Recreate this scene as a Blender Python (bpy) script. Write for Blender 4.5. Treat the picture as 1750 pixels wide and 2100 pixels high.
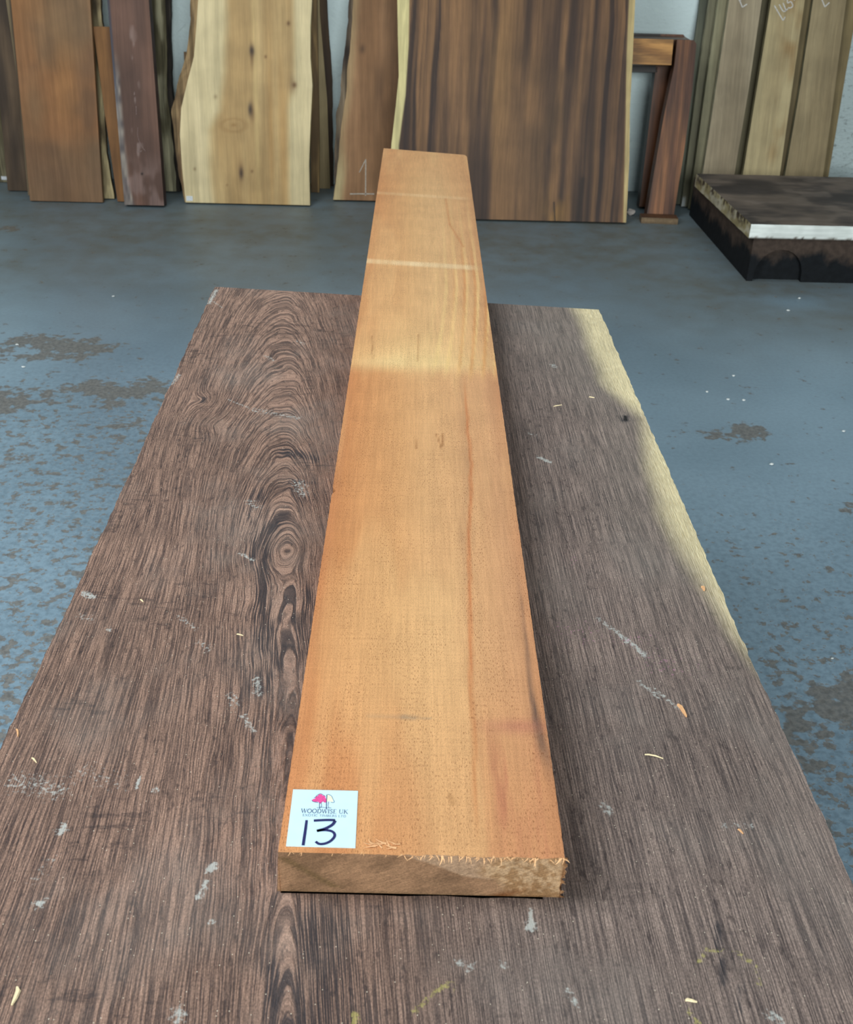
import bpy, bmesh, math, random
import numpy as np
from mathutils import Matrix, Vector

for o in list(bpy.data.objects):
    bpy.data.objects.remove(o, do_unlink=True)
scene = bpy.context.scene
C = scene.collection
R = math.radians

# ------------------------------------------------------------------ camera
cam_d = bpy.data.cameras.new('camera')
cam = bpy.data.objects.new('camera', cam_d)
C.objects.link(cam)
PITCH, YAW, ROLL = R(30.842), R(1.4404), 0.03
fh = Vector((math.sin(YAW), math.cos(YAW), 0)); rh = Vector((math.cos(YAW), -math.sin(YAW), 0)); zz = Vector((0, 0, 1))
fw = fh * math.cos(PITCH) - zz * math.sin(PITCH)
u0 = fh * math.sin(PITCH) + zz * math.cos(PITCH)
right = rh * math.cos(ROLL) + u0 * math.sin(ROLL)
up = -rh * math.sin(ROLL) + u0 * math.cos(ROLL)
m = Matrix((right, up, -fw)).transposed().to_4x4()
m.translation = (0, 0, 1.5)
cam.matrix_world = m
cam_d.sensor_fit = 'HORIZONTAL'
cam_d.sensor_width = 36.0
cam_d.lens = 2200.0 / 1750.0 * 36.0
cam_d.clip_start = 0.05
cam_d.dof.use_dof = True
cam_d.dof.focus_distance = 1.35
cam_d.dof.aperture_fstop = 19.0
scene.camera = cam

# ------------------------------------------------------------------ world, lights, exposure
w = bpy.data.worlds.new('workshop_ambient'); scene.world = w
w.use_nodes = True
w.node_tree.nodes['Background'].inputs[0].default_value = (0.80, 0.92, 1.0, 1)
w.node_tree.nodes['Background'].inputs[1].default_value = 0.15

def area(name, loc, target, size, size_y, power, col):
    l = bpy.data.lights.new(name, 'AREA'); l.shape = 'RECTANGLE'
    l.size = size; l.size_y = size_y; l.energy = power; l.color = col
    o = bpy.data.objects.new(name, l); C.objects.link(o)
    o.location = loc
    o.rotation_euler = (Vector(target) - Vector(loc)).to_track_quat('-Z', 'Y').to_euler()
    return o
area('roof_light_daylight', (-2.5, 0.9, 3.6), (-0.6, 1.6, 0.4), 1.3, 2.8, 172, (0.93, 0.975, 1.0))
area('loading_door_daylight', (1.4, -4.6, 2.5), (0.6, 5.0, 0.5), 3.6, 2.4, 420, (0.92, 0.985, 1.0))
area('wall_strip_light', (0.2, 4.2, 4.2), (0.2, 6.0, 0.9), 3.4, 0.25, 26, (0.90, 0.98, 1.0))

vs = scene.view_settings
vs.view_transform = 'Standard'; vs.look = 'None'; vs.gamma = 1.0; vs.use_curve_mapping = False
vs.exposure = 0.0

# ------------------------------------------------------------------ helpers: colour, noise
def s2l(c):
    c = np.asarray(c, float) / 255.0
    return np.where(c <= 0.04045, c / 12.92, ((c + 0.055) / 1.055) ** 2.4)
def L4(r, g, b):
    v = s2l((r, g, b)); return (float(v[0]), float(v[1]), float(v[2]), 1.0)

def _hash(ix, iy, seed):
    h = (ix.astype(np.int64) * 374761393 + iy.astype(np.int64) * 668265263 + seed * 1274126177) & 0xFFFFFFFF
    h = ((h ^ (h >> 13)) * 1274126177) & 0xFFFFFFFF
    return ((h ^ (h >> 16)) & 0xFFFF) / 65535.0
def vn(x, y, seed=0):
    x = np.asarray(x, float); y = np.asarray(y, float)
    x, y = np.broadcast_arrays(x, y)
    ix = np.floor(x); iy = np.floor(y); fx = x - ix; fy = y - iy
    fx = fx * fx * (3 - 2 * fx); fy = fy * fy * (3 - 2 * fy)
    a = _hash(ix, iy, seed); b = _hash(ix + 1, iy, seed); c = _hash(ix, iy + 1, seed); d = _hash(ix + 1, iy + 1, seed)
    return (a + (b - a) * fx) * (1 - fy) + (c + (d - c) * fx) * fy      # 0..1
def fbm(x, y, seed=0, n=3):
    s = 0; a = 0.5; t = 0
    for k in range(n):
        s = s + a * vn(x * 2 ** k, y * 2 ** k, seed + k * 17); t += a; a *= 0.5
    return s / t
def ss(a, b, x):
    t = np.clip((np.asarray(x, float) - a) / (b - a), 0, 1); return t * t * (3 - 2 * t)
def gs(x, y, cx, cy, sx, sy, ang=0.0):
    ca, sa = math.cos(ang), math.sin(ang)
    dx = x - cx; dy = y - cy
    a = (dx * ca + dy * sa) / sx; b = (-dx * sa + dy * ca) / sy
    return np.exp(-(a * a + b * b))
def seg(x, y, p, q, wd):
    px, py = p; qx, qy = q
    vx, vy = qx - px, qy - py; l2 = vx * vx + vy * vy + 1e-12
    t = np.clip(((x - px) * vx + (y - py) * vy) / l2, 0, 1)
    d = np.hypot(x - px - t * vx, y - py - t * vy)
    return np.exp(-(d / wd) ** 2)
def mixc(a, b, t):
    t = np.asarray(t)[..., None]
    return np.asarray(a, float) * (1 - t) + np.asarray(b, float) * t

# ------------------------------------------------------------------ helpers: nodes
class M:
    def __init__(self, name, rough=0.6, spec=0.3):
        self.m = bpy.data.materials.new(name); self.m.use_nodes = True
        self.t = self.m.node_tree; self.b = self.t.nodes['Principled BSDF']
        self.b.inputs['Roughness'].default_value = rough
        self.b.inputs['Specular IOR Level'].default_value = spec
    def put(self, sock, v):
        if isinstance(v, bpy.types.NodeSocket): self.t.links.new(v, sock)
        else: sock.default_value = v
    def node(self, typ, ins=None, **props):
        n = self.t.nodes.new(typ)
        for k, v in props.items(): setattr(n, k, v)
        for k, v in (ins or {}).items(): self.put(n.inputs[k], v)
        return n
    def coord(self): return self.node('ShaderNodeTexCoord').outputs['Object']
    def attr(self, name, out='Fac'):
        return self.node('ShaderNodeAttribute', attribute_name=name).outputs[out]
    def map(self, vec, scale=(1, 1, 1), loc=(0, 0, 0), rot=(0, 0, 0)):
        return self.node('ShaderNodeMapping', {'Vector': vec, 'Scale': scale, 'Location': loc, 'Rotation': rot}).outputs[0]
    def noise(self, vec, scale=1.0, detail=2.0, rough=0.5, dist=0.0):
        return self.node('ShaderNodeTexNoise', {'Vector': vec, 'Scale': scale, 'Detail': detail, 'Roughness': rough, 'Distortion': dist}).outputs['Fac']
    def mth(self, op, a, b=0.0, clamp=False):
        return self.node('ShaderNodeMath', {0: a, 1: b}, operation=op, use_clamp=clamp).outputs[0]
    def rng(self, v, a, b, lo=0.0, hi=1.0):
        return self.node('ShaderNodeMapRange', {'Value': v, 'From Min': a, 'From Max': b, 'To Min': lo, 'To Max': hi}, interpolation_type='SMOOTHSTEP').outputs[0]
    def mix(self, f, a, b, mode='MIX'):
        n = self.node('ShaderNodeMix', data_type='RGBA', blend_type=mode)
        self.put(n.inputs[0], f); self.put(n.inputs[6], a); self.put(n.inputs[7], b)
        return n.outputs[2]
    def grey(self, v):
        return self.node('ShaderNodeCombineColor', {0: v, 1: v, 2: v}).outputs[0]
    def mul(self, c, v): return self.mix(1.0, c, self.grey(v), 'MULTIPLY')
    def xyz(self, x, y, z=0.0):
        return self.node('ShaderNodeCombineXYZ', {0: x, 1: y, 2: z}).outputs[0]
    def sep(self, v):
        return self.node('ShaderNodeSeparateXYZ', {0: v}).outputs
    def bump(self, h, strength=0.3, dist=0.002):
        n = self.node('ShaderNodeBump', {'Height': h, 'Strength': strength, 'Distance': dist})
        self.t.links.new(n.outputs[0], self.b.inputs['Normal'])
    def color(self, c): self.put(self.b.inputs['Base Color'], c)

def plain(name, rgb, rough=0.7, var=0.12, scale=40.0, spec=0.25):
    k = M(name, rough, spec); co = k.coord()
    n = k.noise(co, scale, 3.0)
    k.color(k.mul(L4(*rgb), k.rng(n, 0.3, 0.7, 1 - var, 1 + var)))
    k.bump(n, 0.15, 0.001)
    return k.m

def wood_mat(name, grain=60.0, amt=0.22, rough=0.55, along='z', spec=0.25, blotch=0.10):
    """reads the wood's own colour from the attribute Col and adds fibre, pores and blotches"""
    k = M(name, rough, spec); co = k.coord()
    sc = {'z': (1, 1, 0.035), 'y': (1, 0.035, 1), 'x': (0.035, 1, 1)}[along]
    v = k.map(co, sc)
    d = k.noise(k.map(co, tuple(3 * a if a == 1 else 1.3 for a in sc)), 1.0, 2.0)
    v2 = k.node('ShaderNodeVectorMath', {0: v, 1: k.xyz(k.mth('MULTIPLY', d, 0.05), k.mth('MULTIPLY', d, 0.05), 0)}, operation='ADD').outputs[0]
    f1 = k.noise(v2, grain, 3.0, 0.6); f2 = k.noise(v2, grain * 5, 2.0, 0.6)
    b = k.noise(co, 6.0, 3.0)
    c = k.attr('Col', 'Color')
    c = k.mul(c, k.rng(f1, 0.3, 0.7, 1 - amt, 1 + amt))
    c = k.mul(c, k.rng(f2, 0.3, 0.7, 1 - amt * 0.5, 1 + amt * 0.5))
    c = k.mul(c, k.rng(b, 0.3, 0.7, 1 - blotch, 1 + blotch))
    k.color(c); k.bump(f2, 0.2, 0.001)
    return k.m

# ------------------------------------------------------------------ helpers: meshes
def new_obj(name, me, mat=None, parent=None):
    if mat: me.materials.append(mat)
    o = bpy.data.objects.new(name, me); C.objects.link(o)
    if parent: o.parent = parent
    return o
def tag(o, label=None, cat=None, group=None, kind=None):
    if label: o['label'] = label
    if cat: o['category'] = cat
    if group: o['group'] = group
    if kind: o['kind'] = kind
    return o
def empty(name, loc, label, cat, group=None, rot=(0, 0, 0)):
    o = bpy.data.objects.new(name, None); C.objects.link(o)
    o.empty_display_size = 0.05; o.location = loc; o.rotation_euler = rot
    return tag(o, label, cat, group)

class Surf:
    """collects grid patches (numpy) into one mesh with point attributes"""
    def __init__(self): self.v = []; self.f = []; self.n = 0; self.at = {}
    def grid(self, P, flip=False, **attrs):
        nv, nu = P.shape[:2]
        idx = np.arange(nv * nu).reshape(nv, nu) + self.n
        a, b, c, d = idx[:-1, :-1], idx[:-1, 1:], idx[1:, 1:], idx[1:, :-1]
        q = np.stack([a, b, c, d], -1).reshape(-1, 4)
        if flip: q = q[:, ::-1]
        self.v.append(P.reshape(-1, 3)); self.f.append(q); self.n += nv * nu
        for k, A in attrs.items():
            A = np.asarray(A, float)
            self.at.setdefault(k, []).append(A.reshape(nv * nu, -1))
    def mesh(self, name, smooth=True):
        v = np.concatenate(self.v); f = np.concatenate(self.f)
        me = bpy.data.meshes.new(name)
        me.vertices.add(len(v)); me.vertices.foreach_set('co', v.astype(np.float32).ravel())
        me.loops.add(f.size); me.loops.foreach_set('vertex_index', f.astype(np.int32).ravel())
        me.polygons.add(len(f)); me.polygons.foreach_set('loop_start', np.arange(0, f.size, 4, dtype=np.int32))
        me.update(calc_edges=True)
        for k, A in self.at.items():
            A = np.concatenate(A)
            if A.shape[1] == 1:
                t = me.attributes.new(k, 'FLOAT', 'POINT'); t.data.foreach_set('value', A.astype(np.float32).ravel())
            else:
                t = me.attributes.new(k, 'FLOAT_COLOR', 'POINT')
                A = np.concatenate([s2l(A), np.ones((len(A), 1))], 1)
                t.data.foreach_set('color', A.astype(np.float32).ravel())
        if smooth: me.polygons.foreach_set('use_smooth', np.ones(len(f), bool))
        me.validate(); me.update()
        return me

def slab_mesh(name, left, right, t, colf, sidecol, top=None, nu=24, nv=60, y0=0.0, jit=0.0, seed=0, bow=None):
    """upright board: local x across, z up, front face at y0, back at y0+t; left/right are (x, z) outlines"""
    zl = np.array([p[1] for p in left]); xl = np.array([p[0] for p in left])
    zr = np.array([p[1] for p in right]); xr = np.array([p[0] for p in right])
    o = np.argsort(zl); zl, xl = zl[o], xl[o]; o = np.argsort(zr); zr, xr = zr[o], xr[o]
    ztop = top if top is not None else max(zl[-1], zr[-1])
    # dense rows where the photo looks (below 1.1 m), sparse above
    if ztop > 1.15:
        zs = np.concatenate([np.linspace(0, 1.1, nv), np.linspace(1.1, ztop, 8)[1:]])
    else:
        zs = np.linspace(0, ztop, nv)
    def ext(z, x, q):
        r = np.interp(q, z, x)
        if len(z) > 1:
            k = (x[-1] - x[0]) / max(1e-6, (z[-1] - z[0])) * 0.5
            r = np.where(q > z[-1], x[-1] + (q - z[-1]) * k, r)
        return r
    A = ext(zl, xl, zs); B = ext(zr, xr, zs)
    if jit:
        A = A + jit * (fbm(zs * 14, 0 * zs + seed, seed, 3) - 0.5) * 2
        B = B + jit * (fbm(zs * 14, 0 * zs + seed + 5, seed + 9, 3) - 0.5) * 2
    u = np.linspace(0, 1, nu)
    X = A[:, None] + (B - A)[:, None] * u[None, :]; Z = np.repeat(zs[:, None], nu, 1)
    Y = np.full_like(X, y0)
    if bow is not None: Y = Y + bow(u)[None, :]
    S = Surf()
    Pf = np.stack([X, Y, Z], -1); Pb = Pf.copy(); Pb[..., 1] += t
    S.grid(Pf, False, Col=colf(X, Z))
    sc = np.asarray(sidecol, float)
    def sidegrid(front, back, flip):
        P = np.stack([front, (front + back) / 2, back], 1)
        n = vn(P[..., 2] * 25, P[..., 1] * 60, seed + 3)[..., None] * 0.4 + 0.8
        S.grid(P, flip, Col=np.clip(sc * n, 0, 255))
    sidegrid(Pf[:, 0], Pb[:, 0], False); sidegrid(Pf[:, -1], Pb[:, -1], True)
    sidegrid(Pf[0, :], Pb[0, :], True); sidegrid(Pf[-1, :], Pb[-1, :], False)
    S.grid(Pb, True, Col=colf(X, Z))
    me = S.mesh(name, smooth=False)
    bm = bmesh.new(); bm.from_mesh(me); bmesh.ops.recalc_face_normals(bm, faces=bm.faces); bm.to_mesh(me); bm.free()
    return me

def lean_place(o, Y0, lean, t):
    a = R(lean); o.location = (0, Y0, t * math.sin(a)); o.rotation_euler = (-a, 0, 0)

def box_mesh(name, x0, x1, y0, y1, z0, z1, bev=0.0):
    bm = bmesh.new(); bmesh.ops.create_cube(bm, size=1.0)
    for v in bm.verts:
        v.co = ((x0 + x1) / 2 + v.co.x * (x1 - x0), (y0 + y1) / 2 + v.co.y * (y1 - y0), (z0 + z1) / 2 + v.co.z * (z1 - z0))
    if bev: bmesh.ops.bevel(bm, geom=bm.edges[:], offset=bev, segments=2, affect='EDGES')
    me = bpy.data.meshes.new(name); bm.to_mesh(me); bm.free(); return me

def ribbon(bm, pts, wd, z=0.0, plane='xy'):
    """flat stroke along a polyline; wd may be one width or one per point"""
    n = len(pts); ws = wd if isinstance(wd, (list, tuple)) else [wd] * n
    Lv = []; Rv = []
    for i, (x, y) in enumerate(pts):
        a = pts[max(0, i - 1)]; b = pts[min(n - 1, i + 1)]
        dx, dy = b[0] - a[0], b[1] - a[1]; l = math.hypot(dx, dy) or 1e-9
        nx, ny = -dy / l * ws[i] / 2, dx / l * ws[i] / 2
        def V(px, py): return bm.verts.new((px, py, z) if plane == 'xy' else (px, z, py))
        Lv.append(V(x + nx, y + ny)); Rv.append(V(x - nx, y - ny))
    for i in range(n - 1):
        try: bm.faces.new((Rv[i], Rv[i + 1], Lv[i + 1], Lv[i]))
        except ValueError: pass
def stroke_mesh(name, strokes, z=0.0, plane='xy'):
    bm = bmesh.new()
    for pts, wd in strokes: ribbon(bm, pts, wd, z, plane)
    me = bpy.data.meshes.new(name); bm.to_mesh(me); bm.free(); return me
def smooth_path(pts, n=6):
    out = []
    P = [pts[0]] + list(pts) + [pts[-1]]
    for i in range(1, len(P) - 2):
        for k in range(n):
            t = k / n
            out.append(tuple(0.5 * (2 * P[i][d] + (P[i + 1][d] - P[i - 1][d]) * t + (2 * P[i - 1][d] - 5 * P[i][d] + 4 * P[i + 1][d] - P[i + 2][d]) * t * t
                       + (3 * P[i][d] - P[i - 1][d] - 3 * P[i + 1][d] + P[i + 2][d]) * t ** 3) for d in (0, 1)))
    out.append(tuple(pts[-1])); return out

# ================================================================== THE SETTING
# ---- floor: worn blue-grey paint over concrete
def floor_mat():
    k = M('worn_floor_paint', 0.36, 0.45); co = k.coord(); x, y, z = k.sep(co)
    wear = k.attr('wear'); dust = k.attr('dust')
    n1 = k.noise(co, 9.0, 4.0, 0.55); n2 = k.noise(k.map(co, (1, 1.15, 1), (3, 5, 0)), 26.0, 3.0, 0.6)
    n3 = k.noise(k.map(co, (1, 1, 1), (9, 2, 0)), 80.0, 3.0, 0.6); n4 = k.noise(co, 1.7, 3.0)
    base = k.mix(k.rng(n4, 0.3, 0.7), L4(112, 136, 151), L4(127, 151, 166))
    base = k.mul(base, k.rng(n3, 0.3, 0.7, 0.94, 1.06))
    grime = k.noise(k.map(co, (1, 1, 1), (4, 7, 0)), 55.0, 4.0, 0.65)
    base = k.mul(base, k.mth('SUBTRACT', 1.0, k.mth('MULTIPLY', k.attr('spots'), k.rng(grime, 0.40, 0.68, -0.06, 0.30))))
    base = k.mix(k.mth('MULTIPLY', dust, k.rng(n1, 0.3, 0.7, 0.7, 1.0)), base, L4(99, 102, 97))
    # big worn patches, spots and fine pitting
    s1 = k.mth('ADD', k.mth('MULTIPLY', n1, 0.42), k.mth('MULTIPLY', n2, 0.58))
    m1 = k.rng(k.mth('ADD', s1, k.mth('MULTIPLY', wear, 0.24)), 0.60, 0.665)
    s2 = k.mth('ADD', k.mth('MULTIPLY', n2, 0.7), k.mth('MULTIPLY', n3, 0.3))
    m2 = k.rng(k.mth('ADD', s2, k.mth('MULTIPLY', k.attr('spots'), 0.17)), 0.665, 0.715)
    m3 = k.rng(k.mth('ADD', n3, k.mth('MULTIPLY', k.attr('spots'), 0.12)), 0.70, 0.78)
    mask = k.mth('MAXIMUM', m1, k.mth('MAXIMUM', m2, k.mth('MULTIPLY', m3, 0.8)))
    conc = k.mix(k.rng(n3, 0.35, 0.65), L4(92, 84, 73), L4(122, 114, 102))
    c = k.mix(k.mth('MULTIPLY', mask, 0.78), base, conc)
    k.color(c)
    k.put(k.b.inputs['Roughness'], k.mth('ADD', k.mth('ADD', 0.30, k.mth('MULTIPLY', mask, 0.35)), k.mth('MULTIPLY', dust, 0.25)))
    k.bump(k.mth('ADD', k.mth('MULTIPLY', mask, -0.6), k.mth('MULTIPLY', n2, 0.5)), 0.25, 0.003)
    return k.m
WALL_Y = 6.03
fx = np.linspace(-3.6, 3.6, 289); fy = np.linspace(-2.2, WALL_Y + 0.1, 333)
FX, FY = np.meshgrid(fx, fy)
wear = np.zeros_like(FX)
for (cx, cy, sx, sy, a) in [(-1.30, 3.66, .16, .05, 1), (-1.16, 3.62, .12, .04, 1), (-1.40, 3.58, .07, .03, .8), (-1.24, 3.53, .14, .03, .9),
                            (-1.28, 3.16, .10, .07, 1.0), (-1.02, 3.26, .12, .05, .9), (-.86, 3.26, .10, .06, .95), (-.95, 3.17, .08, .03, .8),
                            (1.00, 3.02, .09, .02, .85), (1.09, 3.04, .07, .035, .95), (.94, 1.75, .08, .05, 1.1), (1.02, 1.74, .10, .06, 1.1),
                            (.83, 1.68, .05, .035, 1.0), (.82, 1.57, .022, .03, .9), (-1.14, 2.75, .05, .04, .7), (-1.3, 2.95, .05, .05, .75),
                            (-.9, 3.0, .06, .03, .7), (1.25, 2.55, .04, .03, .6), (-1.9, 5.05, .10, .03, .7)]:
    wear = np.maximum(wear, a * gs(FX, FY, cx, cy, sx * 1.25, sy * 1.9))
spots = np.clip(ss(3.9, 2.9, FY) * ss(0.2, -0.7, FX) * 0.85 + ss(3.2, 2.2, FY) * ss(0.3, 0.7, FX) * 0.62
                + ss(2.2, 1.5, FY) * ss(0.2, -0.5, FX) * 0.25 + ss(2.3, 1.6, FY) * ss(0.3, 0.7, FX) * 0.3, 0, 1.2)
dust = np.clip(ss(3.2, 5.0, FY) * 0.95 + ss(0.6, 1.6, FX) * ss(3.4, 4.2, FY) * 0.4 + 0.5 * gs(FX, FY, 1.85, 4.3, .25, .15), 0, 1)
dust = dust * (0.6 + 0.6 * fbm(FX * 1.5, FY * 2.5, 5, 3)) - 0.6 * gs(FX, FY, 1.6, 4.25, .14, .10)
S = Surf(); S.grid(np.stack([FX, FY, 0 * FX], -1), False, wear=wear[..., None], spots=spots[..., None], dust=np.clip(dust, 0, 1)[..., None])
floor = new_obj('floor', S.mesh('floor'), floor_mat()); tag(floor, 'blue-grey painted concrete floor with worn brown patches', None, None, 'structure')

# ---- back wall of painted brick
def wall_mat(name, rgb):
    k = M(name, 0.75, 0.2); co = k.coord()
    geo = k.node('ShaderNodeNewGeometry').outputs['Position']; x, y, z = k.sep(geo)
    n = k.noise(k.map(geo, (1, 1, 1.7)), 38.0, 4.0, 0.65); n2 = k.noise(geo, 3.0, 2.0); n3 = k.noise(geo, 60.0, 3.0)
    rough = k.rng(x, 1.6, 2.1)
    c = k.mul(L4(*rgb), k.rng(n2, 0.3, 0.7, 0.93, 1.05))
    pit = k.mth('MULTIPLY', k.rng(n, 0.54, 0.70), k.rng(rough, 0, 1, 0.14, 1.0))
    c = k.mix(k.mth('MULTIPLY', pit, 0.55), c, L4(105, 110, 108))
    k.color(c)
    k.bump(k.mth('ADD', k.mth('MULTIPLY', n, 1.0), k.mth('MULTIPLY', n3, 0.25)), k.rng(rough, 0, 1, 0.3, 0.9), 0.012)
    return k.m
WM = wall_mat('white_painted_brick', (220, 236, 234)); MM = wall_mat('white_painted_mortar', (216, 232, 231))
wall = new_obj('wall_back', box_mesh('wall_back', -3.6, 3.6, WALL_Y + 0.004, WALL_Y + 0.2, 0, 3.2), MM)
tag(wall, 'white painted brick wall behind the leaning timber', None, None, 'structure')
def brick_mesh(seed):
    rnd = random.Random(seed)
    me = box_mesh('brick', -0.1105, 0.1105, 0.0008, 0.03, -0.0355, 0.0355, 0.0055)
    for v in me.vertices:
        if v.co.y < 0.01: v.co.y += rnd.uniform(-0.0006, 0.0006)
        v.co.x += rnd.uniform(-0.002, 0.002); v.co.z += rnd.uniform(-0.0015, 0.0015)
    me.materials.append(WM); return me
bricks = [brick_mesh(i) for i in range(5)]
rnd = random.Random(4)
rest = bmesh.new(); shown = 0
for row in range(42):
    zc = 0.0375 + row * 0.075
    for col in range(-16, 17):
        xc = col * 0.225 + (0.1125 if row % 2 else 0.0)
        if abs(xc) > 3.45: continue
        vis = zc < 0.98 and ((-1.30 < xc < -1.0 and zc > .35) or (-0.60 < xc < -0.22 and zc > .3) or (0.95 < xc < 1.75) or (xc > 1.98 and xc < 2.75))
        if vis:
            o = bpy.data.objects.new('brick', bricks[rnd.randrange(5)]); C.objects.link(o); o.parent = wall
            o.location = (xc, WALL_Y + 0.0035, zc); shown += 1
        else:
            g = bmesh.ops.create_cube(rest, size=1.0)['verts']
            for v in g: v.co = (xc + v.co.x * 0.214, WALL_Y + 0.018 + v.co.y * 0.03, zc + v.co.z * 0.064)
me = bpy.data.meshes.new('brickwork'); rest.to_mesh(me); rest.free()
tag(new_obj('brickwork', me, WM, wall), kind='stuff')

# ================================================================== THE WENGE SLAB ON TRESTLES
XL = lambda y: np.interp(y, [0.15, 0.8, 1.05, 1.45, 2.15], [-.395, -.392, -.391, -.392, -.399])
XR = lambda y: np.interp(y, [0.15, .636, .947, 1.18, 1.673, 2.06], [.399, .399, .393, .392, .389, .388])
ny, nx = 640, 250
vv = np.linspace(0, 1, ny); uu = np.linspace(0, 1, nx)
# far saw cut runs from (-.399, 2.151) to (.389, 2.063)
def slab_xy(u, v):
    yfar = 2.151 + (2.063 - 2.151) * u
    y = 0.16 + (yfar - 0.16) * v
    xl = XL(y) + 0.0022 * (fbm(y * 55, 0 * y, 31, 3) - 0.5) * 2; xr = XR(y) + 0.002 * (fbm(y * 60, 0 * y, 37, 3) - 0.5) * 2
    return xl + (xr - xl) * u, y
U, V = np.meshgrid(uu, vv); SX, SY = slab_xy(U, V)
# ring distance: nested arches pointing away from the near end, a knot at (-.147, 1.153)
xc = -.147 - .103 * (SY - 1.153) + 0.02 * (fbm(SY * 3, 0 * SY, 3, 2) - .5)
s = SX - xc
d_far = np.interp(SY, [1.13, 1.2, 1.6, 2.2], [0.02, .035, .105, .175])
d_near = np.interp(SY, [.15, .45, .62, .95, 1.1, 1.16], [.0, .015, .028, .034, .036, .036])
k_ = ss(1.075, 1.17, SY + .03 * (fbm(SX * 14, SY * 0, 13, 2) - .5))
dd = d_near * (1 - k_) + d_far * k_
sr = np.where(s > 0, s * 1.7, s)                                   # the right flank is steeper
ring = np.sqrt(sr * sr + dd * dd)
xb = -.147 + (xc + .147) * np.exp(-(s / .22) ** 2)
w0 = np.interp(SY, [.9, 1.6], [.030, .15]); w1 = np.interp(SY, [.9, 1.6], [.085, .29])
far_flat = ss(0, 1, (np.abs(s) - w0) / (w1 - w0))                                  # away from the heart the grain follows the edge
ring = ring * (1 - far_flat) + np.where(s > 0, (SX - xb) * 1.25 + .012, -(SX - xb) + .012) * far_flat
ring += 0.010 * gs(SX, SY, -.125, 1.125, .026, .030) + 0.014 * gs(SX, SY, -.327, 1.60, .018, .03) - 0.010 * gs(SX, SY, -.305, 1.51, .025, .03)
ring += (0.0045 + .006 * gs(SX, SY, -.17, 1.5, .12, .6)) * (fbm(SX * 7, SY * 3.2, 11, 3) - .5) + 0.0028 * (fbm(SX * 50, SY * 22, 19, 2) - .5) * (0.4 + 1.6 * gs(SX, SY, -.16, 1.4, .12, .7))
# sapwood down the right edge
sapx = np.interp(SY, [.80, .99, 1.06, 1.145, 1.254, 1.393, 1.50, 1.56, 1.62, 1.691, 1.843, 2.07], [.43, .391, .384, .372, .362, .362, .381, .386, .372, .352, .345, .345])
sap = ss(-0.026, 0.020, SX - sapx + 0.016 * (fbm(SX * 12, SY * 9, 41, 3) - .5))
veil = .8 * ss(-.15, .0, SX - sapx) * ss(.8, 1.25, SY) * (0.4 + .8 * fbm(SX * 7, SY * 4, 45, 3)) + .35 * ss(1.4, 2.0, SY) * ss(.1, .25, SX)
darkm = np.zeros_like(SX)
WXd = SX + .010 * (fbm(SX * 26, SY * 9, 43, 3) - .5) * 2; WYd = SY + .03 * (fbm(SX * 40, SY * 6, 44, 2) - .5)
for p, q, wd, a in [((-.170, 1.215), (-.184, 1.165), .009, .75), ((-.184, 1.165), (-.182, 1.130), .009, .85), ((-.180, 1.130), (-.170, 1.085), .006, .95), ((-.170, 1.085), (-.164, 1.02), .007, .85), ((-.164, 1.02), (-.157, .962), .010, .6),
                    ((-.14, 1.04), (-.10, 1.03), .020, .45), ((-.13, 1.0), (-.10, .96), .03, .4), ((-.327, 1.607), (-.329, 1.592), .005, 1), ((.357, 1.568), (.355, 1.554), .0055, 1.4),
                    ((.268, .59), (.263, .565), .0022, 1), ((.264, .556), (.260, .536), .0025, 1), ((.272, .532), (.268, .512), .0025, .8), ((-.18, 1.42), (-.135, 1.405), .008, .8),
                    ((-.16, 1.335), (-.13, 1.33), .005, .6), ((-.06, .58), (-.045, .50), .018, .55), ((-.10, .55), (-.075, .50), .012, .5), ((-.20, 1.30), (-.20, 1.22), .010, .4)]:
    darkm = np.maximum(darkm, a * (seg(WXd, WYd, p, q, wd * 1.25) if wd > .007 else seg(SX, SY, p, q, wd)))
mot = ss(.35, .65, fbm(SX * 34, SY * 14, 46, 3))
darkm = np.maximum(darkm, mot * (.85 * gs(SX, SY, -.125, 1.025, .034, .045) + .5 * gs(SX, SY, -.14, .90, .03, .10) + .75 * gs(SX, SY, -.07, .53, .030, .075) + .3 * gs(SX, SY, -.15, 1.25, .05, .10)))
darkm = np.clip(darkm, 0, 1)
chalk = np.zeros_like(SX)
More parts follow.
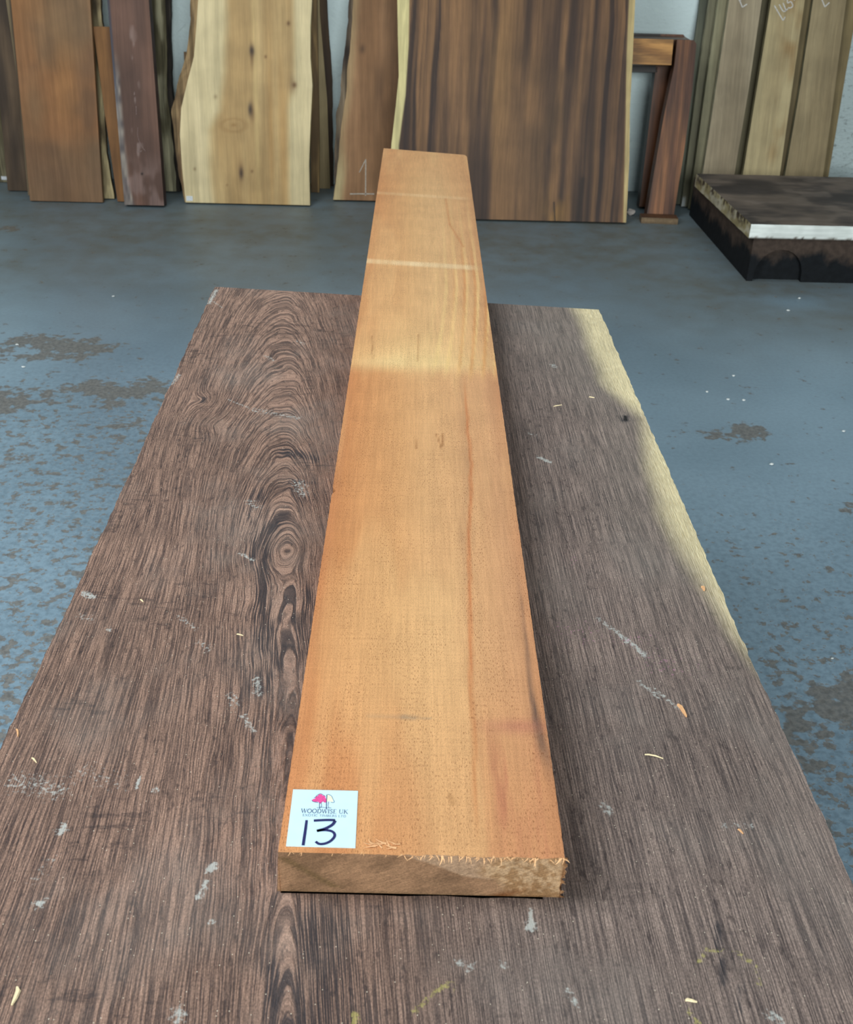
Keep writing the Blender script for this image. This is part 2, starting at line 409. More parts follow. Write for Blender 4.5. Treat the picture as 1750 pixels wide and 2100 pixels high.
for p, q, wd, a in [((.113, .603), (.1125, .594), .0024, 1.3), ((.112, .590), (.1115, .586), .0042, 1.6), ((-.160, .648), (-.163, .642), .0045, 1.2), ((-.164, .630), (-.167, .612), .0045, .8),
                    ((-.230, .737), (-.230, .736), .004, 1.1), ((-.247, .752), (-.248, .738), .0022, 1), ((-.302, .690), (-.304, .684), .006, .95), ((-.298, .607), (-.300, .604), .006, .9),
                    ((-.154, .589), (-.153, .588), .0035, 1), ((.194, .722), (.197, .715), .006, .8), ((-.165, .506), (-.163, .502), .008, .8), ((-.379, 1.053), (-.368, 1.046), .0055, 1),
                    ((.232, 1.018), (.252, .988), .0042, .75), ((.252, .988), (.275, .949), .0052, .9), ((.258, .905), (.276, .877), .0035, .75), ((.274, .893), (.292, .862), .0035, .75),
                    ((.201, 1.422), (.217, 1.406), .0042, 1.1), ((.262, 1.775), (.266, 1.765), .006, .8), ((-.208, 1.146), (-.187, 1.129), .0035, .85), ((-.162, .842), (-.148, .818), .005, .7),
                    ((-.335, .986), (-.331, .98), .003, .9), ((-.385, 2.060), (-.364, 2.027), .0030, .7), ((-.29, 1.604), (-.243, 1.566), .0028, .75), ((-.243, 1.566), (-.17, 1.54), .012, .55),
                    ((-.15, 1.33), (-.14, 1.30), .014, .6), ((-.21, 1.275), (-.20, 1.26), .010, .55), ((-.20, 1.86), (-.19, 1.85), .010, .55), ((-.25, 1.79), (-.235, 1.77), .006, .6),
                    ((-.155, .90), (-.15, .875), .006, .75), ((-.178, .87), (-.172, .86), .008, .6), ((-.258, 1.01), (-.235, .985), .005, .6), ((-.225, .962), (-.215, .95), .008, .5),
                    ((-.36, .745), (-.32, .735), .018, .55), ((-.30, .76), (-.27, .745), .02, .4), ((.05, .552), (.06, .549), .006, .7), ((.085, .552), (.087, .55), .004, .8),
                    ((.30, .70), (.33, .70), .004, .5), ((.135, .53), (.14, .515), .006, .6), ((.29, .508), (.295, .503), .007, .7), ((.195, 1.50), (.205, 1.49), .008, .5),
                    ((-.392, 2.13), (-.394, 2.05), .006, .9), ((-.388, 1.70), (-.392, 1.66), .005, .8), ((-.37, 1.01), (-.355, 1.0), .008, .5), ((-.30, .655), (-.31, .63), .010, .4)]:
    chalk = np.maximum(chalk, a * seg(SX, SY, p, q, wd))
yel = np.zeros_like(SX)
for p, q, wd, a in [((.015, .508), (.032, .527), .003, .8), ((.032, .527), (.043, .533), .0028, .9), ((.043, .533), (.046, .526), .0022, .8), ((.243, .552), (.254, .567), .0025, .8),
                    ((.254, .567), (.266, .566), .0025, .8), ((.278, .564), (.290, .552), .003, .7), ((.290, .552), (.288, .535), .003, .5), ((.226, .515), (.232, .500), .003, .7), ((-.031, .507), (-.030, .498), .003, 1.1)]:
    yel = np.maximum(yel, a * seg(SX, SY, p, q, wd))
pnk = np.zeros_like(SX)
for cx, cy, sx, sy in [(.205, .99, .03, .02), (.262, .978, .018, .01), (.286, .982, .014, .010), (.30, .935, .03, .02), (.215, 1.14, .01, .01)]:
    pnk = np.maximum(pnk, gs(SX, SY, cx, cy, sx, sy))

def slab_mat():
    k = M('dark_rough_sawn_hardwood', 0.62, 0.3); co = k.coord(); x, y, z = k.sep(co)
    g = k.attr('ring')
    v1 = k.xyz(k.mth('MULTIPLY', g, 720.0), k.mth('MULTIPLY', y, 11.0)); v2 = k.xyz(k.mth('MULTIPLY', g, 95.0), k.mth('MULTIPLY', y, 2.2))
    v3 = k.xyz(k.mth('MULTIPLY', g, 1500.0), k.mth('MULTIPLY', y, 60.0))
    s1 = k.noise(v1, 1.0, 2.0, 0.55); s2 = k.noise(v2, 1.0, 3.0, 0.6); s3 = k.noise(v3, 1.0, 2.0, 0.6)
    lines = k.rng(s1, 0.43, 0.60); fine = k.rng(s3, 0.36, 0.64); broad = k.rng(s2, 0.34, 0.68)
    blot = k.noise(co, 4.5, 3.0); fleck = k.noise(k.map(co, (1, .6, 1)), 700.0, 3.0, 0.7)
    left = k.rng(x, -0.05, 0.12)
    dk = k.mix(left, L4(70, 53, 48), L4(74, 63, 60)); lt = k.mix(left, L4(172, 139, 120), L4(160, 141, 130))
    f = k.mth('ADD', k.mth('ADD', k.mth('MULTIPLY', lines, 0.43), k.mth('MULTIPLY', fine, 0.34)), k.mth('MULTIPLY', broad, 0.22))
    f = k.mth('SUBTRACT', f, 0.0, True)
    c = k.mix(f, dk, lt)
    c = k.mul(c, k.rng(blot, 0.3, 0.7, 0.90, 1.10))
    c = k.mul(c, k.rng(fleck, 0.3, 0.7, 0.66, 1.36))
    # short dark pores and torn spots
    tn = k.noise(k.map(co, (1, .35, 1), (1, 4, 0)), 190.0, 2.0, 0.6)
    c = k.mix(k.mth('MULTIPLY', k.rng(tn, 0.60, 0.70), 0.55), c, L4(52, 42, 42))
    cr_ = k.noise(k.map(co, (.25, 1, 1), (6, 2, 0)), 130.0, 3.0, 0.6); cz = k.noise(k.map(co, (1, 1, 1), (3, 3, 0)), 9.0, 2.0)
    c = k.mix(k.mth('MULTIPLY', k.mth('MULTIPLY', k.rng(cr_, 0.55, 0.66), k.rng(cz, 0.52, 0.64)), k.rng(x, -0.1, 0.1, 0.5, 0.22)), c, L4(46, 38, 40))
    # saw dust lying in a thin veil
    dn = k.noise(k.map(co, (1, 0.7, 1), (2, 1, 0)), 7.0, 4.0, 0.6)
    c = k.mix(k.mth('MULTIPLY', k.rng(dn, 0.45, 0.75), 0.30), c, L4(150, 142, 134))
    c = k.mix(k.mth('MULTIPLY', k.attr('veil'), 0.5), c, k.mul(L4(156, 147, 136), k.rng(f, 0, 1, .75, 1.15)))
    # sapwood
    sp = k.mix(fine, L4(220, 201, 152), L4(254, 241, 198)); sp = k.mul(sp, k.rng(blot, 0.3, 0.7, 0.86, 1.1))
    c = k.mix(k.mth('MULTIPLY', k.attr('sap'), 0.95), c, sp)
    # blue-black mineral stain
    c = k.mix(k.mth('MULTIPLY', k.rng(k.mth('ADD', k.attr('dark'), k.mth('MULTIPLY', k.mth('SUBTRACT', 0.5, lines), 0.7)), 0.10, 0.75), 0.72), c, L4(34, 38, 46))
    c = k.mix(k.mth('MULTIPLY', k.rng(k.attr('dark'), 0.86, 1.0), 0.85), c, L4(16, 16, 18))
    # chalk, paint drips, crayon
    cn = k.noise(co, 240.0, 3.0, 0.65)
    ch = k.rng(k.mth('ADD', k.attr('chalk'), k.mth('MULTIPLY', k.mth('SUBTRACT', cn, 0.5), 2.6)), 0.42, 1.0)
    c = k.mix(k.mth('MULTIPLY', ch, k.rng(k.attr('chalk'), 0.02, 0.35, 0, 0.72)), c, L4(198, 202, 196))
    yl = k.rng(k.mth('ADD', k.attr('yel'), k.mth('MULTIPLY', k.mth('SUBTRACT', cn, 0.5), 3.2)), 0.45, 1.0)
    c = k.mix(k.mth('MULTIPLY', yl, k.rng(k.attr('yel'), 0.02, 0.35, 0, 0.5)), c, L4(196, 188, 104))
    pk = k.rng(k.noise(co, 330.0, 2.0), 0.62, 0.72)
    c = k.mix(k.mth('MULTIPLY', k.mth('MULTIPLY', pk, k.attr('pnk')), 0.8), c, L4(205, 140, 175))
    # loose pale specks of sawdust
    sv = k.node('ShaderNodeTexVoronoi', {'Vector': co, 'Scale': 230.0, 'Randomness': 1.0})
    spk = k.mth('MULTIPLY', k.mth('LESS_THAN', sv.outputs['Distance'], 0.12), k.mth('GREATER_THAN', k.sep(sv.outputs['Color'])[0], 0.80))
    c = k.mix(k.mth('MULTIPLY', spk, 0.85), c, L4(218, 206, 184))
    k.color(c)
    k.put(k.b.inputs['Roughness'], k.rng(f, 0, 1, 0.58, 0.75))
    k.bump(k.mth('ADD', f, k.mth('MULTIPLY', fleck, 0.5)), 0.55, 0.0018)
    return k.m

SLAB_T = 0.06
slab_root = empty('timber_slab', (0, 1.1, 0.69), 'large dark rough-sawn hardwood slab with pale sapwood edge under the orange plank', 'slab')
S = Surf()
TOP = np.stack([SX, SY, np.full_like(SX, 0.75)], -1)
one = lambda A, v: np.full(A.shape[:2] + (1,), v)
at = dict(ring=ring, sap=sap, dark=darkm, chalk=chalk, yel=yel, pnk=pnk, veil=np.clip(veil, 0, 1))
S.grid(TOP, False, **{k: a[..., None] for k, a in at.items()})
def edge_strip(sl, flip):
    P0 = TOP[sl]; P1 = P0.copy(); P1[:, 2] -= SLAB_T
    P = np.stack([P0, P0 * .5 + P1 * .5, P1], 1)
    S.grid(P, flip, **{k: np.repeat(a[sl][:, None, None], 3, 1) for k, a in at.items()})
edge_strip((slice(None), 0), False); edge_strip((slice(None), -1), True); edge_strip((0, slice(None)), True); edge_strip((-1, slice(None)), False)
BOT = TOP[::8, ::8].copy(); BOT[..., 2] -= SLAB_T
S.grid(BOT, True, **{k: a[::8, ::8][..., None] for k, a in at.items()})
me = S.mesh('slab_body', smooth=False)
body = new_obj('board', me, slab_mat(), slab_root); body.location = (0, -1.1, -0.69)

# trestles that carry the slab (hidden below it from the photograph's side)
TM = plain('pale_softwood', (176, 148, 108), 0.7)
for Y, txt in ((0.62, 'under the end of the dark slab by the numbered plank end'), (1.70, 'under the dark slab where the orange plank overhangs')):
    t = empty('trestle', (0, Y, 0), 'softwood sawhorse trestle ' + txt, 'trestle')
    new_obj('beam', box_mesh('beam', -.33, .33, -.04, .04, .60, .69, .004), TM, t)
    for sx in (-1, 1):
        for sy in (-1, 1):
            bm = bmesh.new(); bmesh.ops.create_cube(bm, size=1.0)
            for v in bm.verts:
                top_ = v.co.z > 0
                v.co = (sx * (.27 if top_ else .31) + v.co.x * .05, sy * (.055 if top_ else .20) + v.co.y * .035, .66 if top_ else 0.0)
            lm = bpy.data.meshes.new('leg'); bm.to_mesh(lm); bm.free(); new_obj('leg', lm, TM, t)

# ================================================================== THE ORANGE PLANK
plank = empty('timber_plank', (0.02, 1.9, 0.75), 'long orange-brown sawn plank with a white numbered sticker lying on the dark slab', 'plank')
PO = Vector((0.02, 1.9, 0.75))
nl, nw = 900, 84
v = np.linspace(0, 1, nl); u = np.linspace(0, 1, nw); U, V = np.meshgrid(u, v)
def plank_xy(U, V):
    x0 = -.099 + (.139 + .099) * U; y0 = .619 + (.615 - .619) * U
    x1 = -.076 + (.165 + .076) * U; y1 = 3.246 + (3.184 - 3.246) * U
    # rounded far right corner
    y1 = y1 - 0.02 * np.clip((U - .965) / .035, 0, 1) ** 2
    Y = y0 + (y1 - y0) * V; X = x0 + (x1 - x0) * V
    e = 0.0004 * (fbm(Y * 160, 0 * Y, 51, 3) - .5) * 2
    X = X + e * (U - .5) * 2
    X = X + 0.004 * gs(Y, 0 * Y, 1.222, 0, .006, 1) * ss(.04, 0, U)          # the nick in the left edge
    Y = Y + (0.0012 * (vn(X * 260, 0 * X, 61) - .5) * 2) * ss(.01, 0, V) * ss(.25, .5, U)
    return X, Y
PX, PY = plank_xy(U, V)
a = np.interp
def prof(stops, cols, q):
    cols = np.array(cols, float); return np.stack([np.interp(q, stops, cols[:, i]) for i in range(3)], -1)
wu = U + 0.05 * (fbm(U * 3, PY * 1.2, 71, 3) - .5)
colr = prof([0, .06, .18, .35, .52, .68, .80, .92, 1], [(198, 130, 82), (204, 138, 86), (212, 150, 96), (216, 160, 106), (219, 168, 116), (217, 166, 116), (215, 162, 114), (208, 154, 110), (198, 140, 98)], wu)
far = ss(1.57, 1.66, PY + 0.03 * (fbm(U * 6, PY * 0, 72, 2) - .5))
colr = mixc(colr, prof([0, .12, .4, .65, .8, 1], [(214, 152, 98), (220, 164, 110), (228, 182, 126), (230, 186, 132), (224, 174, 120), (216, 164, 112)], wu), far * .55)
pale_band = ss(1.60, 1.655, PY) * np.exp(-(np.clip(PY - 1.66, 0, 9) / .085)) * (0.25 + .85 * gs(U, PY, .45, 1.72, .38, .2))  # band of lighter wood at the planer mark
colr = mixc(colr, (244, 208, 146), np.clip(pale_band, 0, .9))
colr = mixc(colr, (222, 164, 112), ss(2.7, 3.2, PY) * .5)
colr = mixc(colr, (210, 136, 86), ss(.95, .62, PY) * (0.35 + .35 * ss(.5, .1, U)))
# paler diagonal figure, arching stripes on the far right
arc_r = U - 0.66 - .10 * np.clip((2.35 - PY), 0, 1.2) * 0 - 0.55 * np.clip(2.05 - PY, 0, 1) ** 1.4 * -1
w1 = np.sin((U * 1.0 + .35 * np.clip(2.1 - PY, 0, .5) ** 1.5 + 0.03 * fbm(U * 4, PY * 2, 77, 2)) * 74)
strp = ss(.2, .9, w1) * ss(.55, .75, U + .15 * np.clip(2.2 - PY, 0, .6)) * far * ss(3.0, 2.2, PY) * (0.4 + .6 * ss(2.5, 1.7, PY))
colr = mixc(colr, (246, 208, 140), strp * .8)
w2 = ss(.3, .95, np.sin((U + .3 * np.clip(2.1 - PY, 0, .5) ** 1.5) * 74 + 2.4)) * ss(.70, .86, U + .1 * np.clip(2.2 - PY, 0, .6)) * far * ss(2.5, 2.0, PY)
colr = mixc(colr, (206, 136, 82), w2 * .6)
colr = mixc(colr, (200, 130, 80), .55 * far * seg(PX, PY, (.092, 2.70), (.096, 2.47), .0025) + .6 * far * seg(PX, PY, (.096, 2.47), (.121, 2.30), .0022))
# red-brown gum line and greyed edges
gx = a(PY, [.60, .734, .823, .919, 1.061, 1.237, 1.379, 1.477, 1.6], [.066, .069, .071, .075, .078, .090, .093, .092, .094]) + .0022 * (fbm(PY * 20, 0 * PY, 81, 3) - .5) * 2
gum = np.exp(-((PX - gx) / .0021) ** 2) * ss(.62, .70, PY) * ss(1.62, 1.48, PY) * (0.55 + .45 * vn(PY * 9, 0 * PY, 83))
colr = mixc(colr, (190, 106, 58), gum * .85)
colr = mixc(colr, (186, 140, 100), .45 * np.exp(-((PX - gx + .006) / .006) ** 2) * ss(.9, 1.1, PY) * ss(1.65, 1.5, PY))
kx = np.interp(PY, [.70, .745, .782, .825, .895, 1.05], [.138, .1345, .1315, .1302, .1325, .1335]) + .0006 * (fbm(PY * 40, 0 * PY, 86, 2) - .5)
kw = np.interp(PY, [.70, .745, .782, .825, .895, 1.05], [.004, .006, .0038, .0024, .0018, .001])
gk = np.exp(-((PX - kx) / kw) ** 2) * np.interp(PY, [.69, .73, .782, .825, .895, 1.0, 1.06], [0, .35, .85, .65, .5, .35, 0]) * (.7 + .5 * vn(PX * 900, PY * 60, 87))
colr = mixc(colr, (86, 68, 62), np.clip(gk, 0, .85))
colr = mixc(colr, (140, 118, 100), np.clip(.8 * seg(PX, PY, (.004, .786), (.014, .785), .0030) + .6 * seg(PX, PY, (.018, .786), (.03, .784), .0012) + .3 * seg(PX, PY, (-.03, .787), (.004, .786), .0025), 0, .8))
pink = ss(.80, .70, PY) * ss(.07, .085, PX) * ss(.40, .75, fbm(U * 30 + 2 * fbm(U * 6, PY * 9, 92, 2), PY * 7, 91, 3))
colr = mixc(colr, (184, 112, 84), pink * .7 * (.25 + .75 * ss(.3, .65, fbm(PX * 130, PY * 16, 93, 3))))
colr = mixc(colr, (178, 110, 90), .5 * gs(PX, PY, .115, .775, .03, .010))
# pale sticker lines across the board (where battens lay during drying)
for yl, yr, wd, a_ in [(2.188, 2.156, .016, .62), (2.74, 2.70, .014, .25)]:
    yc = yl + (yr - yl) * U
    colr = mixc(colr, (250, 222, 176), a_ * np.exp(-((PY - yc) / wd) ** 4) * ss(1.02, .85, U) * (0.7 + .5 * vn(U * 30, PY * 0, 95)))
colr = mixc(colr, (140, 92, 52), .6 * np.maximum.reduce([seg(PX, PY, (.046, 1.393), (.053, 1.345), .0012), seg(PX, PY, (.054, 1.395), (.055, 1.355), .0011), seg(PX, PY, (.016, 1.375), (.0165, 1.345), .001), seg(PX, PY, (-.060, 1.77), (-.056, 1.67), .0012) * .7, seg(PX, PY, (.021, 1.78), (.020, 1.66), .001) * .6, seg(PX, PY, (.045, .685), (.048, .675), .0022)]))
colr = mixc(colr, (236, 190, 132), .35 * ss(.55, .75, fbm(U * 5, PY * 2.2, 99, 3)))
colr = colr * np.array((.945, .95, .95))
def plank_mat():
    k = M('orange_sawn_hardwood', 0.58, 0.28); co = k.coord(); x, y, z = k.sep(co)
    c = k.attr('Col', 'Color'); top = k.attr('face')
    fib = k.noise(k.map(co, (1, .03, 1)), 520.0, 2.0, 0.6); fib2 = k.noise(k.map(co, (1, .02, 1)), 110.0, 3.0, 0.6)
    chat = k.noise(k.map(co, (.03, 1, 1)), 330.0, 2.0, 0.6); grn = k.noise(co, 900.0, 2.0, 0.6); bl = k.noise(co, 14.0, 3.0)
    c = k.mul(c, k.rng(fib, 0.3, 0.7, 0.93, 1.07)); c = k.mul(c, k.rng(fib2, 0.3, 0.7, 0.95, 1.05))
    c = k.mul(c, k.rng(chat, 0.3, 0.7, 0.97, 1.03)); c = k.mul(c, k.rng(grn, 0.3, 0.7, 0.85, 1.15)); c = k.mul(c, k.rng(bl, 0.3, 0.7, 0.96, 1.04))
    por = k.noise(k.map(co, (1, .17, 1), (.3, .7, 0)), 1350.0, 1.0, 0.5); pz = k.noise(k.map(co, (1, .25, 1)), 30.0, 2.0)
    pm = k.mth('MULTIPLY', k.rng(por, 0.60, 0.66), k.rng(pz, 0.38, 0.6, 0.35, 1.0))
    c = k.mix(k.mth('MULTIPLY', k.mth('MULTIPLY', pm, top), 0.62), c, L4(112, 62, 30))
    saw = k.noise(k.map(k.map(co, (1, 0, 1), (0, 0, 0), (0, R(28), 0)), (.07, 1, 1)), 700.0, 2.0, 0.6); sg = k.noise(co, 520.0, 3.0, 0.65)
    endc = k.mul(k.mul(c, k.rng(saw, 0.3, 0.7, 0.84, 1.16)), k.rng(sg, 0.3, 0.7, 0.84, 1.16))
    c = k.mix(top, endc, c)
    k.color(c)
    k.bump(k.mth('ADD', k.mth('MULTIPLY', chat, .5), k.mth('ADD', grn, k.mth('MULTIPLY', pm, -.8))), 0.28, 0.0009)
    return k.m
S = Surf()
PT = np.stack([PX, PY, np.full_like(PX, .80)], -1)
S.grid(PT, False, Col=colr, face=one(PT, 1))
# near end: sawn end grain, several shades
ne, nc = 40, 249
q_ = np.linspace(0, nw - 1, nc); E0 = np.stack([np.interp(q_, np.arange(nw), PT[0][:, i]) for i in range(3)], -1)
E1 = E0.copy(); E1[:, 2] = .75; E1[:, 0] += np.linspace(-.003, .003, nc); E1[:, 1] = np.linspace(.621, .617, nc)
tt = np.linspace(0, 1, ne)[:, None, None]; EP = E0[None] * (1 - tt) + E1[None] * tt
EP[..., 0] += 0.0030 * (vn(EP[..., 2] * 300, EP[..., 2] * 0, 5) - .5) * 2 * ss(.985, 1, np.linspace(0, 1, nc))[None, :]
eu = np.repeat(np.linspace(0, 1, nc)[None], ne, 0); ev = np.repeat(np.linspace(0, 1, ne)[:, None], nc, 1)
ec = np.full((ne, nc, 3), (144, 110, 82), float)
ec = mixc(ec, (120, 91, 67), ss(.3, .7, fbm(eu * 7 + ev * 1.6, ev * 1.6 - eu * 3, 7, 3)))
wedge = ss(-.012, .012, (eu - .44) - ev * .42) * ss(.03, -.03, ev - .55 - (eu - .72) * .5) * ss(1.0, .9, ev)
ec = mixc(ec, (171, 142, 115), wedge * .75)
rough_e = ss(-.03, .05, eu - .755 + .05 * np.sin(ev * 5) + .04 * (fbm(eu * 20, ev * 5, 17, 2) - .5))
ec = mixc(ec, mixc((175, 144, 109), (136, 102, 67), ss(.35, .65, fbm(eu * 60, ev * 12, 18, 3))), rough_e * .8)
ec = mixc(ec, (104, 62, 32), .75 * gs(eu, ev, .79, .97, .035, .16, .4) + .6 * ss(.985, 1, eu) + .35 * ss(.93, 1, ev) * ss(.7, .8, eu))
ec = mixc(ec, (94, 74, 46), .6 * seg(eu, ev, (.02, .15), (.2, .85), .022) + .25 * ss(.93, 1, ev))
S.grid(EP, True, Col=ec, face=one(EP, 0))
side = np.array((196, 132, 82), float)
def pstrip(P0, flip, c=side):
    P1 = P0.copy(); P1[:, 2] = .75; P = np.stack([P0, P1], 1)
    cc = c * (0.8 + .35 * vn(P[..., 1] * 9, P[..., 2] * 80, 13))[..., None]
    S.grid(P, flip, Col=np.clip(cc, 0, 255), face=one(P, 0))
pstrip(PT[:, 0], False); pstrip(PT[:, -1], True); pstrip(PT[-1], False, np.array((170, 132, 82), float))
PBm = PT[::10, ::6].copy(); PBm[..., 2] = .75; S.grid(PBm, True, Col=np.full(PBm.shape, 180.0) * np.array((1, .72, .46)), face=one(PBm, 0))
pm_ = plank_mat()
pb = new_obj('board', S.mesh('plank_body', False), pm_, plank); pb.location = -PO
# torn fibres along the near saw cut
SPM = plain('torn_fibre', (234, 184, 134), 0.8, 0.15, 300.0)
def spike_mesh(seed):
    r = random.Random(seed); bm = bmesh.new(); ring_prev = None
    n = 4
    for i in range(n):
        t = i / (n - 1); rad = 0.0007 * (1 - .85 * t)
        cx, cy, cz = 0.0012 * math.sin(t * 2.3 + seed) * t, -t, 0.18 * t * t * (1 if seed % 2 else -1)
        rg = [bm.verts.new((cx + rad * math.cos(q * 2.0944), cy, cz + rad * math.sin(q * 2.0944))) for q in range(3)]
        if ring_prev:
            for q in range(3): bm.faces.new((ring_prev[q], ring_prev[(q + 1) % 3], rg[(q + 1) % 3], rg[q]))
        ring_prev = rg
    bm.faces.new(ring_prev)
    me = bpy.data.meshes.new('splinter'); bm.to_mesh(me); bm.free(); me.materials.append(SPM); return me
spikes = [spike_mesh(i) for i in range(4)]
r = random.Random(12)
def splinter(x, y, z, ln, yaw, pit, wd=1.0):
    o = bpy.data.objects.new('splinter', spikes[r.randrange(4)]); C.objects.link(o); o.parent = plank
    o.location = Vector((x, y, z)) - PO; o.scale = (wd, ln, ln if ln < .02 else .02); o.rotation_euler = (pit, 0, yaw)
for i in range(64):
    uq = r.uniform(.36, 1.0) ** .85; x = -.099 + .238 * uq; y = .619 - .004 * uq
    splinter(x, y + .0015, .8 - r.uniform(0, .001), r.uniform(.003, .0085), r.uniform(-1.1, 1.1), r.uniform(-.2, .6), r.uniform(1.0, 2.4))
for i in range(16): splinter(-.012 + r.uniform(-.012, .014), .624 + r.uniform(0, .006), .8005, r.uniform(.005, .011), r.uniform(-2.6, -1.2), r.uniform(-.3, -.05), r.uniform(1.2, 2.4))
for i in range(14): splinter(.1395, .617, .75 + r.uniform(.003, .05), r.uniform(.0015, .0035), r.uniform(.7, 1.7), r.uniform(-.4, .4), 1.2)
for i in range(12): splinter(-.09 + r.uniform(0, .09), .6195, .8, r.uniform(.002, .0045), r.uniform(-.6, .6), r.uniform(0, .5), .8)

# ---- the sticker with print and handwriting
lab_m = plain('sticker_paper', (206, 238, 250), 0.45, 0.02, 60.0, 0.3)
LZ = .8006
lab = bpy.data.meshes.new('sticker'); bm = bmesh.new()
cs = [(-.0929, .6250), (-.0352, .6238), (-.0359, .6883), (-.0932, .6892)]
vb = [bm.verts.new((x, y, .8001)) for x, y in cs]; vt = [bm.verts.new((x, y, .8005)) for x, y in cs]
bm.faces.new(vt); bm.faces.new(vb[::-1])
for i in range(4): bm.faces.new((vb[i], vb[(i + 1) % 4], vt[(i + 1) % 4], vt[i]))
bm.to_mesh(lab); bm.free()
lab = new_obj('sticker', lab, lab_m, plank); lab.location = -PO
lab['label'] = 'white sticker with a two-tree logo, printed name and a handwritten 13'
ink = plain('marker_ink', (36, 38, 92), 0.4, 0.1, 500.0, 0.4); prn = plain('printed_navy', (62, 82, 118), 0.5, 0.05)
pinkm = plain('printed_pink', (226, 84, 150), 0.5, 0.15, 900.0); creamm = plain('printed_cream', (232, 236, 206), 0.5, 0.08, 700.0)
def lp(x, y): return (-.0353 + x * .001, .6245 + y * .001)
one_s = [lp(*q) for q in [(-42.9, 28.8), (-43.0, 19.2), (-43.5, 1.2)]]
three = [(-36.8, 28.4), (-30, 29.0), (-24, 29.3), (-18.6, 29.2)]
three_b = [(-18.4, 28.6), (-20.4, 24.4), (-24.0, 21.2), (-28.0, 18.9), (-33.2, 17.0)]
three_c = [(-33.4, 17.0), (-29, 17.9), (-25.0, 17.9), (-21.0, 16.9), (-18.6, 14.8), (-17.9, 11.8), (-19.4, 8.2), (-22.5, 4.9), (-26.8, 3.0), (-30.6, 3.1), (-33.4, 5.4)]
PL = lambda l: smooth_path([lp(*q) for q in l], 5)
me = stroke_mesh('handwritten_number', [(one_s, [.0021, .0024, .0026]), (PL(three), .0025), (PL(three_b), .0027), (PL(three_c), .0024)], LZ + .0002)
new_obj('handwritten_number', me, ink, lab)['label'] = 'handwritten 13 in dark blue marker'
# serif capitals: strokes in a 1-high box, thick T and thin t
T, t_ = .135, .06
def arc(cx, cy, rx, ry, a0, a1, n=12): return [(cx + rx * math.cos(R(a0 + (a1 - a0) * i / n)), cy + ry * math.sin(R(a0 + (a1 - a0) * i / n))) for i in range(n + 1)]
def sf(x, y, wd=.30): return ([(x - wd / 2, y), (x + wd / 2, y)], .05)
G = {
 'W': (1.25, [([(.08, 1), (.38, 0)], T), ([(.38, 0), (.64, .95)], t_), ([(.60, 1), (.88, 0)], T), ([(.88, 0), (1.16, 1)], t_), sf(.08, .98), sf(.60, .98, .26), sf(1.16, .98, .22)]),
 'O': (1.02, [(arc(.5, .5, .41, .47, 90, 270), T), (arc(.5, .5, .41, .47, -90, 90), T)]),
 'D': (.98, [([(.2, 0), (.2, 1)], T), ([(.05, .97), (.45, .97)], t_), ([(.05, .03), (.45, .03)], t_), (arc(.42, .5, .44, .47, -90, 90), T)]),
 'I': (.42, [([(.2, 0), (.2, 1)], T), sf(.2, .98), sf(.2, .02)]),
 'S': (.66, [(smooth_path([(.54, .78), (.44, .94), (.28, .96), (.13, .84), (.14, .66), (.32, .52), (.50, .38), (.54, .2), (.42, .05), (.24, .03), (.09, .2)], 4), .12)]),
 'E': (.76, [([(.2, 0), (.2, 1)], T), ([(.05, .97), (.64, .97)], t_), ([(.2, .52), (.5, .52)], t_), ([(.05, .03), (.68, .03)], t_), ([(.64, .97), (.64, .80)], t_), ([(.68, .03), (.68, .22)], t_)]),
 'U': (1.0, [([(.2, 1), (.2, .34)], T), (arc(.5, .34, .30, .32, 180, 360), .10), ([(.80, .34), (.80, 1)], t_), sf(.2, .98), sf(.8, .98)]),
 'K': (.96, [([(.2, 0), (.2, 1)], T), ([(.78, 1), (.24, .46)], t_), ([(.38, .60), (.84, 0)], T), sf(.2, .98), sf(.2, .02), sf(.80, .98, .24), sf(.86, .02, .24)]),
 'X': (.94, [([(.12, 1), (.80, 0)], T), ([(.80, 1), (.12, 0)], t_), sf(.12, .98, .24), sf(.80, .98, .24), sf(.12, .02, .24), sf(.80, .02, .24)]),
 'T': (.82, [([(.4, 0), (.4, 1)], T), ([(.04, .97), (.76, .97)], t_), sf(.4, .02), ([(.04, .97), (.04, .8)], t_), ([(.76, .97), (.76, .8)], t_)]),
 'C': (.90, [(arc(.52, .5, .42, .47, 45, 315), .13)]),
 'M': (1.22, [([(.16, 0), (.16, 1)], t_), ([(.18, 1), (.60, .05)], T), ([(.60, .05), (1.0, 1)], t_), ([(1.02, 0), (1.02, 1)], T), sf(.16, .02), sf(1.02, .02), sf(.14, .98, .2), sf(1.04, .98, .2)]),
 'B': (.82, [([(.2, 0), (.2, 1)], T), (arc(.38, .75, .27, .22, -90, 90), .12), (arc(.38, .27, .34, .24, -90, 90), .12), ([(.05, .97), (.4, .97)], t_), ([(.2, .52), (.4, .52)], t_), ([(.05, .03), (.4, .03)], t_)]),
 'R': (.90, [([(.2, 0), (.2, 1)], T), (arc(.38, .74, .28, .23, -90, 90), .12), ([(.05, .97), (.4, .97)], t_), ([(.2, .50), (.4, .50)], t_), ([(.42, .50), (.82, 0)], T), sf(.2, .02)]),
 'L': (.74, [([(.2, 0), (.2, 1)], T), ([(.05, .03), (.66, .03)], t_), ([(.66, .03), (.66, .24)], t_), sf(.2, .98)]),
 ' ': (.42, []),
}
